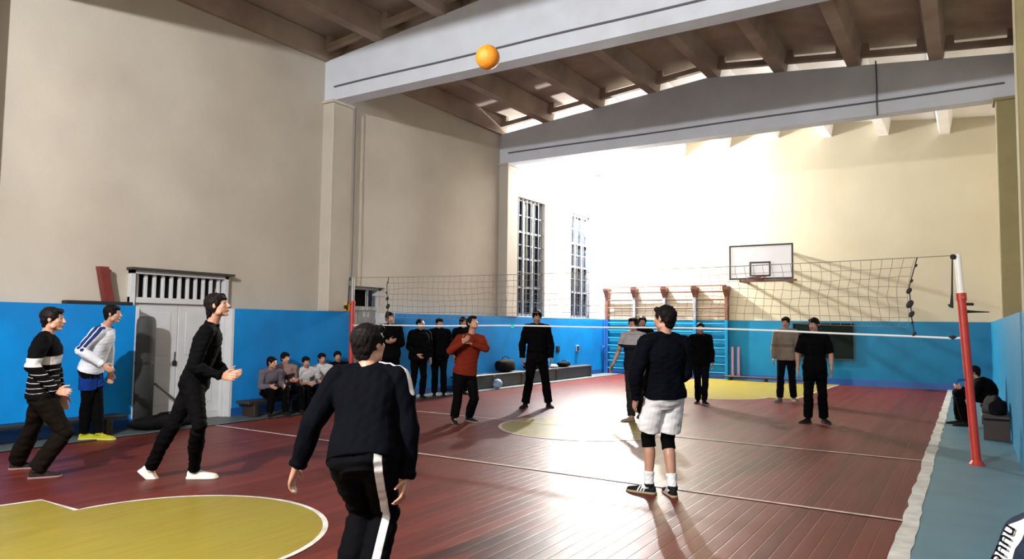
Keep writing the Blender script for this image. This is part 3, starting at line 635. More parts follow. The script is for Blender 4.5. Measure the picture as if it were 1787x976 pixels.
# right side: stool under the seated man, bench by the wall close to the camera
# joints of every person in metres, in the order of JOINTS, then head pitch in degrees and body scale
POSE = {
  'stripe': ((2.370, 3.451, 0.800), (2.411, 3.436, 1.355), (2.455, 3.474, 1.528), (0.566, 0.825, -0.000), (0.825, -0.566, 0.000), (0.566, 0.824, -0.000), (0.824, -0.566, 0.000), (0.680, 0.733, -0.000), (2.266, 3.534, 1.311), (2.550, 3.339, 1.311), (2.187, 3.632, 1.050), (2.609, 3.241, 1.084), (2.243, 3.690, 0.763), (2.716, 3.421, 0.850), (0.188, 0.193, -0.963), (0.989, 0.148, -0.005), (2.299, 3.500, 0.800), (2.442, 3.402, 0.800), (2.051, 3.519, 0.435), (2.544, 3.589, 0.435), (1.790, 3.506, 0.084), (2.400, 3.416, 0.084), (0.548, 0.836, 0.000), (0.490, 0.872, 0.000), 0.0, 0.9829),
  'white': ((0.538, 4.831, 0.908), (0.718, 4.884, 1.412), (0.814, 4.932, 1.602), (0.733, 0.680, -0.000), (0.680, -0.733, 0.000), (0.741, 0.671, -0.000), (0.671, -0.741, 0.000), (0.723, 0.690, -0.000), (0.589, 5.006, 1.371), (0.817, 4.754, 1.371), (0.506, 5.069, 1.104), (0.745, 4.591, 1.145), (0.532, 5.082, 0.845), (0.872, 4.810, 0.966), (0.099, 0.050, -0.994), (0.743, 0.355, -0.567), (0.480, 4.894, 0.908), (0.596, 4.768, 0.908), (0.551, 4.932, 0.496), (0.536, 4.814, 0.492), (0.596, 4.944, 0.083), (0.450, 4.835, 0.083), (0.846, 0.532, 0.000), (0.601, 0.799, 0.000), 0.0, 0.9714),
  'black': ((3.668, 4.194, 0.934), (3.820, 4.251, 1.464), (3.880, 4.274, 1.679), (0.665, 0.747, -0.000), (0.747, -0.665, 0.000), (0.678, 0.735, -0.000), (0.735, -0.678, 0.000), (0.820, 0.572, -0.000), (3.675, 4.368, 1.420), (3.939, 4.124, 1.420), (3.719, 4.400, 1.103), (3.900, 4.032, 1.104), (3.960, 4.358, 1.011), (4.051, 4.231, 1.011), (0.865, 0.469, 0.176), (0.992, 0.118, 0.042), (3.601, 4.254, 0.934), (3.736, 4.133, 0.934), (3.574, 4.059, 0.538), (3.979, 4.061, 0.573), (3.247, 4.047, 0.095), (3.598, 4.281, 0.087), (0.535, 0.516, -0.669), (0.754, 0.657, 0.000), 12.0, 1.0286),
  'track': ((7.195, 2.856, 0.808), (7.038, 3.056, 1.244), (7.024, 3.070, 1.408), (-0.408, 0.913, 0.000), (0.913, 0.408, -0.000), (-0.402, 0.916, 0.000), (0.916, 0.402, -0.000), (0.022, 1.000, 0.000), (6.891, 2.967, 1.205), (7.213, 3.109, 1.205), (6.829, 2.832, 0.951), (7.306, 3.096, 0.943), (6.760, 2.783, 0.709), (7.341, 3.050, 0.672), (-0.406, 0.061, -0.912), (0.277, -0.572, -0.772), (7.114, 2.820, 0.808), (7.276, 2.892, 0.808), (7.006, 3.056, 0.463), (7.150, 3.107, 0.455), (7.085, 2.871, 0.085), (7.212, 2.901, 0.085), (-0.574, 0.819, 0.000), (-0.232, 0.973, 0.000), 8.0, 1.0057),
  'shorts': ((7.623, 6.268, 0.906), (7.641, 6.205, 1.425), (7.634, 6.211, 1.601), (-0.713, 0.702, 0.000), (0.702, 0.713, -0.000), (-0.713, 0.701, 0.000), (0.701, 0.713, -0.000), (-0.968, 0.250, 0.000), (7.516, 6.085, 1.380), (7.763, 6.336, 1.380), (7.442, 6.022, 1.106), (7.779, 6.359, 1.105), (7.410, 6.100, 0.864), (7.608, 6.520, 1.003), (-0.413, 0.461, -0.786), (-0.669, 0.628, -0.397), (7.561, 6.205, 0.906), (7.685, 6.331, 0.906), (7.432, 6.325, 0.511), (7.589, 6.411, 0.492), (7.460, 6.290, 0.085), (7.676, 6.310, 0.085), (-1.000, 0.006, 0.000), (-0.641, 0.767, 0.000), 0.0, 1.0057),
  'red': ((3.350, 9.021, 0.780), (3.445, 9.041, 1.331), (3.485, 9.026, 1.544), (0.877, -0.481, -0.000), (-0.481, -0.877, 0.000), (0.585, -0.811, -0.000), (-0.811, -0.585, 0.000), (0.944, -0.331, -0.000), (3.576, 9.139, 1.288), (3.300, 8.940, 1.288), (3.720, 9.055, 1.162), (3.305, 8.706, 1.123), (3.572, 8.868, 1.231), (3.515, 8.739, 1.249), (-0.749, -0.541, 0.383), (0.829, -0.096, 0.551), (3.391, 9.096, 0.780), (3.309, 8.946, 0.780), (3.513, 9.063, 0.382), (3.311, 8.893, 0.365), (3.307, 9.208, 0.083), (3.260, 8.896, 0.099), (0.970, -0.244, 0.000), (0.823, -0.350, -0.447), 28.0, 0.9714),
  'dark': ((3.203, 11.472, 0.928), (3.217, 11.437, 1.506), (3.221, 11.427, 1.678), (0.581, -0.814, -0.000), (-0.814, -0.581, 0.000), (0.581, -0.814, -0.000), (-0.814, -0.581, 0.000), (0.508, -0.861, -0.000), (3.360, 11.543, 1.460), (3.071, 11.337, 1.460), (3.414, 11.617, 1.170), (2.983, 11.310, 1.170), (3.443, 11.576, 0.917), (3.013, 11.269, 0.917), (0.114, -0.160, -0.981), (0.114, -0.160, -0.981), (3.276, 11.524, 0.928), (3.130, 11.420, 0.928), (3.331, 11.573, 0.498), (3.135, 11.315, 0.504), (3.326, 11.701, 0.086), (3.038, 11.354, 0.086), (0.761, -0.649, 0.000), (0.111, -0.994, 0.000), -14.0, 1.0141),
  'yoke': ((5.311, 11.055, 0.862), (5.309, 11.013, 1.399), (5.309, 11.001, 1.559), (-0.125, -0.992, 0.000), (-0.992, 0.125, 0.000), (-0.124, -0.992, 0.000), (-0.992, 0.124, 0.000), (-0.036, -0.999, 0.000), (5.473, 10.996, 1.357), (5.146, 11.037, 1.357), (5.535, 11.002, 1.081), (5.029, 11.039, 1.099), (5.531, 10.938, 0.850), (4.965, 10.959, 0.882), (-0.014, -0.270, -0.963), (-0.269, -0.331, -0.904), (5.393, 11.044, 0.862), (5.229, 11.065, 0.862), (5.323, 11.227, 0.461), (5.295, 10.916, 0.474), (5.261, 11.439, 0.080), (5.366, 10.803, 0.080), (0.214, -0.977, 0.000), (-0.453, -0.891, 0.000), 0.0, 0.9419),
  'behind': ((4.182, 14.167, 0.894), (4.193, 14.132, 1.451), (4.195, 14.122, 1.617), (0.211, -0.977, 0.000), (-0.977, -0.211, 0.000), (0.211, -0.977, 0.000), (-0.977, -0.211, 0.000), (0.378, -0.926, -0.000), (4.359, 14.171, 1.407), (4.025, 14.099, 1.407), (4.422, 14.205, 1.128), (3.954, 14.103, 1.128), (4.434, 14.147, 0.884), (3.966, 14.046, 0.884), (0.049, -0.228, -0.972), (0.049, -0.228, -0.972), (4.267, 14.186, 0.894), (4.098, 14.149, 0.894), (4.269, 14.147, 0.475), (4.121, 14.061, 0.483), (4.235, 14.279, 0.083), (4.101, 14.170, 0.083), (0.205, -0.979, 0.000), (0.216, -0.976, 0.000), 0.0, 0.9772),
  'hood': ((5.444, 14.084, 0.830), (5.451, 14.050, 1.347), (5.453, 14.039, 1.502), (0.466, -0.885, -0.000), (-0.885, -0.466, 0.000), (0.466, -0.885, -0.000), (-0.885, -0.466, 0.000), (0.387, -0.922, -0.000), (5.591, 14.127, 1.306), (5.310, 13.978, 1.306), (5.636, 14.166, 1.041), (5.252, 13.963, 1.041), (5.670, 14.112, 0.818), (5.277, 13.906, 0.818), (0.143, -0.230, -0.963), (0.109, -0.247, -0.963), (5.514, 14.121, 0.830), (5.373, 14.046, 0.830), (5.557, 14.018, 0.456), (5.383, 14.082, 0.442), (5.516, 14.074, 0.077), (5.348, 14.202, 0.077), (0.676, -0.737, 0.000), (0.052, -0.999, 0.000), 0.0, 0.9074),
  'beige': ((6.740, 15.674, 0.907), (6.747, 15.636, 1.472), (6.748, 15.625, 1.641), (0.115, -0.993, 0.000), (-0.993, -0.115, 0.000), (0.115, -0.993, 0.000), (-0.993, -0.115, 0.000), (-0.059, -0.998, 0.000), (6.918, 15.659, 1.428), (6.574, 15.619, 1.428), (6.980, 15.681, 1.138), (6.509, 15.626, 1.138), (6.993, 15.614, 0.894), (6.512, 15.558, 0.894), (0.050, -0.266, -0.963), (0.012, -0.270, -0.963), (6.827, 15.684, 0.907), (6.654, 15.664, 0.907), (6.827, 15.801, 0.488), (6.655, 15.522, 0.505), (6.823, 15.953, 0.084), (6.639, 15.520, 0.084), (0.517, -0.856, 0.000), (-0.308, -0.951, 0.000), -6.0, 0.9917),
  'blk': ((7.837, 12.477, 0.876), (7.839, 12.437, 1.422), (7.840, 12.425, 1.585), (0.168, -0.986, -0.000), (-0.986, -0.168, 0.000), (0.168, -0.986, -0.000), (-0.986, -0.168, 0.000), (-0.179, -0.984, 0.000), (8.004, 12.468, 1.379), (7.674, 12.412, 1.379), (8.081, 12.509, 1.105), (7.588, 12.425, 1.105), (8.089, 12.462, 0.866), (7.596, 12.378, 0.866), (0.033, -0.193, -0.981), (0.033, -0.193, -0.981), (7.920, 12.491, 0.876), (7.754, 12.463, 0.876), (7.944, 12.486, 0.465), (7.757, 12.363, 0.476), (7.941, 12.623, 0.081), (7.726, 12.457, 0.081), (0.560, -0.828, 0.000), (-0.420, -0.908, 0.000), -6.0, 0.9578),
  'w1': ((0.283, 10.698, 0.901), (0.292, 10.662, 1.463), (0.295, 10.652, 1.630), (0.789, -0.614, -0.000), (-0.614, -0.789, 0.000), (0.790, -0.613, -0.000), (-0.613, -0.790, 0.000), (0.885, -0.466, -0.000), (0.397, 10.802, 1.418), (0.186, 10.529, 1.418), (0.455, 10.829, 1.130), (0.173, 10.466, 1.130), (0.437, 10.580, 1.153), (0.413, 10.527, 1.173), (-0.071, -0.993, 0.092), (0.954, 0.244, 0.173), (0.336, 10.767, 0.901), (0.230, 10.630, 0.901), (0.418, 10.733, 0.487), (0.283, 10.603, 0.482), (0.345, 10.819, 0.084), (0.188, 10.692, 0.084), (0.784, -0.621, 0.000), (0.793, -0.610, 0.000), 0.0, 0.9850),
  'w2': ((0.474, 11.346, 0.836), (0.514, 11.333, 1.357), (0.526, 11.329, 1.513), (0.906, -0.424, -0.000), (-0.424, -0.906, 0.000), (0.905, -0.426, -0.000), (-0.426, -0.905, 0.000), (0.985, 0.170, -0.000), (0.579, 11.479, 1.316), (0.443, 11.189, 1.316), (0.592, 11.538, 1.049), (0.433, 11.107, 1.055), (0.651, 11.515, 0.824), (0.600, 11.167, 0.904), (0.252, -0.097, -0.963), (0.717, 0.258, -0.647), (0.508, 11.419, 0.836), (0.440, 11.274, 0.836), (0.563, 11.417, 0.447), (0.474, 11.227, 0.448), (0.465, 11.486, 0.078), (0.358, 11.252, 0.078), (0.903, -0.429, 0.000), (0.910, -0.415, 0.000), 0.0, 0.9140),
  'w3': ((0.508, 11.983, 0.852), (0.524, 11.953, 1.383), (0.528, 11.944, 1.541), (0.619, -0.785, -0.000), (-0.785, -0.619, 0.000), (0.620, -0.785, -0.000), (-0.785, -0.620, 0.000), (0.802, -0.598, -0.000), (0.650, 12.056, 1.341), (0.394, 11.854, 1.341), (0.680, 12.146, 1.078), (0.300, 11.847, 1.078), (0.514, 12.123, 0.910), (0.361, 12.002, 0.910), (-0.697, -0.098, -0.710), (0.258, 0.656, -0.710), (0.572, 12.034, 0.852), (0.444, 11.932, 0.852), (0.592, 12.028, 0.452), (0.503, 11.852, 0.464), (0.519, 12.139, 0.079), (0.445, 11.921, 0.079), (0.614, -0.789, 0.000), (0.624, -0.782, 0.000), 0.0, 0.9312),
  'w4': ((0.624, 12.636, 0.870), (0.657, 12.616, 1.412), (0.667, 12.611, 1.573), (0.833, -0.553, -0.000), (-0.553, -0.833, 0.000), (0.833, -0.553, -0.000), (-0.553, -0.833, 0.000), (0.972, -0.235, -0.000), (0.747, 12.756, 1.369), (0.562, 12.479, 1.369), (0.769, 12.815, 1.091), (0.517, 12.436, 1.091), (0.826, 12.783, 0.858), (0.569, 12.396, 0.858), (0.235, -0.133, -0.963), (0.214, -0.165, -0.963), (0.671, 12.706, 0.870), (0.578, 12.566, 0.870), (0.731, 12.660, 0.469), (0.616, 12.543, 0.464), (0.635, 12.719, 0.081), (0.510, 12.616, 0.081), (0.831, -0.556, 0.000), (0.837, -0.547, 0.000), 0.0, 0.9504),
  'b1': ((0.220, 7.860, 0.364), (0.361, 7.781, 0.738), (0.408, 7.754, 0.864), (0.971, -0.240, -0.000), (-0.240, -0.971, 0.000), (0.971, -0.240, -0.000), (-0.240, -0.971, 0.000), (0.962, 0.274, -0.000), (0.382, 7.926, 0.704), (0.314, 7.650, 0.704), (0.355, 8.004, 0.480), (0.276, 7.645, 0.468), (0.532, 7.899, 0.495), (0.478, 7.680, 0.495), (0.792, -0.468, -0.393), (0.923, 0.161, -0.349), (0.237, 7.929, 0.364), (0.203, 7.791, 0.364), (0.581, 7.887, 0.405), (0.527, 7.668, 0.405), (0.586, 7.906, 0.069), (0.522, 7.649, 0.069), (0.999, -0.045, -0.000), (0.905, -0.426, 0.000), -4.0, 0.8114),
  'b2': ((0.190, 8.250, 0.365), (0.254, 8.159, 0.786), (0.274, 8.130, 0.922), (0.939, -0.345, -0.000), (-0.345, -0.939, 0.000), (0.939, -0.345, -0.000), (-0.345, -0.939, 0.000), (0.996, -0.087, -0.000), (0.298, 8.302, 0.750), (0.199, 8.032, 0.750), (0.302, 8.323, 0.509), (0.229, 8.094, 0.518), (0.455, 8.184, 0.545), (0.435, 8.128, 0.545), (0.439, -0.888, 0.138), (0.872, 0.479, 0.099), (0.215, 8.318, 0.365), (0.165, 8.182, 0.365), (0.557, 8.237, 0.407), (0.478, 8.022, 0.407), (0.564, 8.256, 0.070), (0.471, 8.004, 0.070), (0.988, -0.154, -0.000), (0.853, -0.522, 0.000), -4.0, 0.8229),
  'b3': ((0.250, 8.700, 0.362), (0.328, 8.556, 0.720), (0.355, 8.506, 0.844), (0.892, -0.452, -0.000), (-0.452, -0.892, 0.000), (0.892, -0.452, -0.000), (-0.452, -0.892, 0.000), (0.895, -0.447, -0.000), (0.384, 8.694, 0.687), (0.257, 8.444, 0.687), (0.399, 8.795, 0.475), (0.258, 8.473, 0.453), (0.558, 8.668, 0.493), (0.458, 8.470, 0.493), (0.723, -0.577, -0.380), (0.955, -0.011, -0.295), (0.282, 8.763, 0.362), (0.218, 8.637, 0.362), (0.603, 8.646, 0.403), (0.502, 8.448, 0.403), (0.612, 8.664, 0.068), (0.493, 8.430, 0.068), (0.963, -0.268, -0.000), (0.786, -0.618, 0.000), -4.0, 0.8000),
  'b4': ((0.190, 9.100, 0.364), (0.244, 8.989, 0.753), (0.263, 8.951, 0.884), (0.921, -0.390, -0.000), (-0.390, -0.921, 0.000), (0.921, -0.390, -0.000), (-0.390, -0.921, 0.000), (0.953, -0.304, -0.000), (0.295, 9.129, 0.718), (0.184, 8.868, 0.718), (0.440, 9.114, 0.528), (0.341, 8.851, 0.538), (0.606, 9.046, 0.425), (0.515, 8.839, 0.427), (0.607, -0.249, -0.755), (0.629, -0.045, -0.776), (0.218, 9.166, 0.364), (0.162, 9.034, 0.364), (0.551, 9.070, 0.405), (0.463, 8.862, 0.405), (0.559, 9.088, 0.069), (0.455, 8.844, 0.069), (0.979, -0.202, -0.000), (0.826, -0.563, 0.000), -4.0, 0.8114),
  'b5': ((0.220, 9.500, 0.364), (0.233, 9.382, 0.779), (0.237, 9.344, 0.912), (0.872, -0.489, -0.000), (-0.489, -0.872, 0.000), (0.872, -0.489, -0.000), (-0.489, -0.872, 0.000), (0.830, -0.557, -0.000), (0.301, 9.516, 0.744), (0.162, 9.268, 0.744), (0.333, 9.548, 0.509), (0.233, 9.335, 0.525), (0.468, 9.395, 0.544), (0.439, 9.343, 0.544), (0.326, -0.936, 0.135), (0.932, 0.357, 0.068), (0.255, 9.562, 0.364), (0.185, 9.438, 0.364), (0.575, 9.430, 0.405), (0.465, 9.233, 0.405), (0.585, 9.447, 0.069), (0.455, 9.216, 0.069), (0.951, -0.309, -0.000), (0.759, -0.651, 0.000), -4.0, 0.8114),
  'crouch': ((10.150, 13.600, 0.471), (10.058, 13.617, 0.721), (10.007, 13.626, 0.859), (-0.997, -0.073, -0.000), (-0.073, 0.997, 0.000), (-0.997, -0.073, -0.000), (-0.073, 0.997, 0.000), (-1.000, -0.031, -0.000), (10.082, 13.463, 0.684), (10.060, 13.766, 0.684), (9.983, 13.412, 0.454), (9.959, 13.751, 0.449), (9.837, 13.482, 0.606), (9.824, 13.671, 0.606), (-0.873, 0.421, 0.247), (-0.826, -0.491, 0.278), (10.156, 13.524, 0.471), (10.144, 13.676, 0.471), (9.788, 13.478, 0.516), (9.774, 13.668, 0.516), (9.889, 13.466, 0.074), (9.792, 13.689, 0.074), (-0.964, -0.267, -0.000), (-0.992, 0.124, 0.000), -10.0, 0.8686),
  'near': ((10.200, 2.520, 0.488), (10.189, 2.474, 0.968), (10.185, 2.459, 1.125), (-0.824, -0.567, -0.000), (-0.567, 0.824, 0.000), (-0.824, -0.567, -0.000), (-0.567, 0.824, 0.000), (-0.908, -0.419, -0.000), (10.282, 2.345, 0.927), (10.098, 2.611, 0.927), (10.213, 2.288, 0.668), (10.003, 2.601, 0.671), (9.991, 2.220, 0.626), (9.845, 2.432, 0.626), (-0.786, -0.240, -0.570), (-0.559, -0.597, -0.575), (10.246, 2.453, 0.488), (10.154, 2.587, 0.488), (9.950, 2.192, 0.536), (9.804, 2.403, 0.536), (9.961, 2.175, 0.079), (9.793, 2.420, 0.079), (-0.696, -0.718, -0.000), (-0.919, -0.395, 0.000), -4.0, 0.9257),
}
# ------------------------------------------------------------------ people
def cloth_mat(name, c1, c2=None, rough=.85, c3=None):
    if name in MATS: return MATS[name]
    m, nt, b = new_mat(name); N, L = nt.nodes, nt.links
    b.inputs['Roughness'].default_value = rough; b.inputs['Specular IOR Level'].default_value = .04
    b.inputs['Sheen Weight'].default_value = .0
    tc = N.new('ShaderNodeTexCoord'); n = N.new('ShaderNodeTexNoise'); n.inputs['Scale'].default_value = 9; n.inputs['Detail'].default_value = 4
    L.new(tc.outputs['Object'], n.inputs['Vector'])
    r = N.new('ShaderNodeMapRange'); r.inputs['To Min'].default_value = .8; r.inputs['To Max'].default_value = 1.2; L.new(n.outputs['Fac'], r.inputs['Value'])
    col = None
    def mixby(attr, base, c):
        a = N.new('ShaderNodeAttribute'); a.attribute_name = attr
        s = N.new('ShaderNodeMapRange'); s.interpolation_type = 'SMOOTHSTEP'; s.inputs['From Min'].default_value = -.0015; s.inputs['From Max'].default_value = .0015
        L.new(a.outputs['Fac'], s.inputs['Value'])
        mx = N.new('ShaderNodeMix'); mx.data_type = 'RGBA'; L.new(s.outputs['Result'], mx.inputs['Factor'])
        if hasattr(base, 'links'): L.new(base, mx.inputs[6])
        else: mx.inputs[6].default_value = (*base, 1)
        mx.inputs[7].default_value = (*c, 1); return mx.outputs[2]
    col = c1
    if c2: col = mixby('pat', col, c2)
    if c3: col = mixby('pat2', col, c3)
    hv = N.new('ShaderNodeHueSaturation'); L.new(r.outputs['Result'], hv.inputs['Value'])
    if hasattr(col, 'links'): L.new(col, hv.inputs['Color'])
    else: hv.inputs['Color'].default_value = (*col, 1)
    L.new(hv.outputs['Color'], b.inputs['Base Color'])
    n3 = N.new('ShaderNodeTexNoise'); n3.inputs['Scale'].default_value = 350; L.new(tc.outputs['Object'], n3.inputs['Vector'])
    bp = N.new('ShaderNodeBump'); bp.inputs['Strength'].default_value = .25; bp.inputs['Distance'].default_value = .002
    L.new(n3.outputs['Fac'], bp.inputs['Height']); L.new(bp.outputs['Normal'], b.inputs['Normal'])
    MATS[name] = m; return m

def skin_mat(name='skin', base=(.36, .185, .125)):
    if name in MATS: return MATS[name]
    m, nt, b = new_mat(name); N, L = nt.nodes, nt.links
    b.inputs['Roughness'].default_value = .5
    b.inputs['Subsurface Weight'].default_value = .0
    tc = N.new('ShaderNodeTexCoord'); n = N.new('ShaderNodeTexNoise'); n.inputs['Scale'].default_value = 14; L.new(tc.outputs['Object'], n.inputs['Vector'])
    r = N.new('ShaderNodeMapRange'); r.inputs['To Min'].default_value = .88; r.inputs['To Max'].default_value = 1.12; L.new(n.outputs['Fac'], r.inputs['Value'])
    hv = N.new('ShaderNodeHueSaturation'); hv.inputs['Color'].default_value = (*base, 1); L.new(r.outputs['Result'], hv.inputs['Value'])
    col = hv.outputs['Color']
    for attr, c in (('lip', (.26, .075, .06)), ('brow', (.012, .009, .008)), ('eye', (.02, .015, .014))):
        a = N.new('ShaderNodeAttribute'); a.attribute_name = attr
        s = N.new('ShaderNodeMapRange'); s.inputs['From Min'].default_value = -.1; s.inputs['From Max'].default_value = .5; L.new(a.outputs['Fac'], s.inputs['Value'])
        mx = N.new('ShaderNodeMix'); mx.data_type = 'RGBA'; L.new(s.outputs['Result'], mx.inputs['Factor']); L.new(col, mx.inputs[6]); mx.inputs[7].default_value = (*c, 1); col = mx.outputs[2]
    L.new(col, b.inputs['Base Color'])
    MATS[name] = m; return m
M_SKIN = skin_mat()
M_HAIR = cloth_mat('black_hair', (.007, .006, .006), rough=.45)

def fuse(bm, voxel, iters=4):
    """one watertight surface out of overlapping volumes"""
    bmesh.ops.recalc_face_normals(bm, faces=bm.faces[:])
    me = bpy.data.meshes.new('tmp'); bm.to_mesh(me); bm.free()
    o = bpy.data.objects.new('tmp', me); C.objects.link(o)
    md = o.modifiers.new('r', 'REMESH'); md.mode = 'VOXEL'; md.voxel_size = voxel; md.use_smooth_shade = True
    if iters:
        ms = o.modifiers.new('s', 'SMOOTH'); ms.factor = .5; ms.iterations = iters
    dg = bpy.context.evaluated_depsgraph_get(); dg.update()
    out = bpy.data.meshes.new_from_object(o.evaluated_get(dg))
    bpy.data.objects.remove(o); bpy.data.meshes.remove(me)
    return out

def coords(me):
    a = np.empty(len(me.vertices) * 3, dtype=np.float32); me.vertices.foreach_get('co', a); return a.reshape(-1, 3).astype(np.float64)
def normals(me):
    a = np.empty(len(me.vertices) * 3, dtype=np.float32); me.vertex_normals.foreach_get('vector', a); return a.reshape(-1, 3).astype(np.float64)
def setco(me, c):
    me.vertices.foreach_set('co', c.astype(np.float32).ravel()); me.update()
def attr(me, name, v):
    a = me.attributes.new(name, 'FLOAT', 'POINT'); a.data.foreach_set('value', np.asarray(v, dtype=np.float32))
def wrinkle(me, amp, seed, freq=1.0, fine=0):
    c, n = coords(me), normals(me); r = np.random.RandomState(seed); d = np.zeros(len(c))
    for i in range(7):
        k = r.normal(size=3) * np.array([1, 1, 1.5]) * (14 + 7 * i) * freq; k2 = r.normal(size=3) * 7
        d += np.sin(c @ k + 1.8 * np.sin(c @ k2 + r.rand() * 6) + r.rand() * 6) / (1.2 + i * .45)
    if fine:
        for i in range(4):
            k = r.normal(size=3) * np.array([1, 1, .25]) * 260; d += fine * np.sin(c @ k + r.rand() * 6)
    setco(me, c + n * (d * amp / 2.2)[:, None])

def V(a): return Vector(a)
def orth(v, d):
    v = v - d * v.dot(d)
    return v.normalized() if v.length > 1e-4 else frame_of(d)[0]
def smooth_line(pts, rad, sub=5):
    """Catmull-Rom through pts with interpolated radii"""
    P = [V(p) for p in pts]; out = []; ro = []
    for i in range(len(P) - 1):
        p0, p1, p2, p3 = P[max(i - 1, 0)], P[i], P[i + 1], P[min(i + 2, len(P) - 1)]
        for s in range(sub):
            t = s / sub
            out.append(.5 * ((2 * p1) + (p2 - p0) * t + (2 * p0 - 5 * p1 + 4 * p2 - p3) * t * t + (-p0 + 3 * p1 - 3 * p2 + p3) * t ** 3))
            ro.append(rad[i] + (rad[i + 1] - rad[i]) * t)
    out.append(P[-1]); ro.append(rad[-1]); return out, ro
def limb(bm, pts, rad, n=14, sub=4):
    p, r = smooth_line(pts, rad, sub); tube(bm, p, r, n)
    for q, rr in ((p[0], r[0]), (p[-1], r[-1])):
        ellipsoid(bm, q, V((1, 0, 0)), V((0, 1, 0)), V((0, 0, 1)), rr * .98, rr * .98, rr * .98, 12, 8)

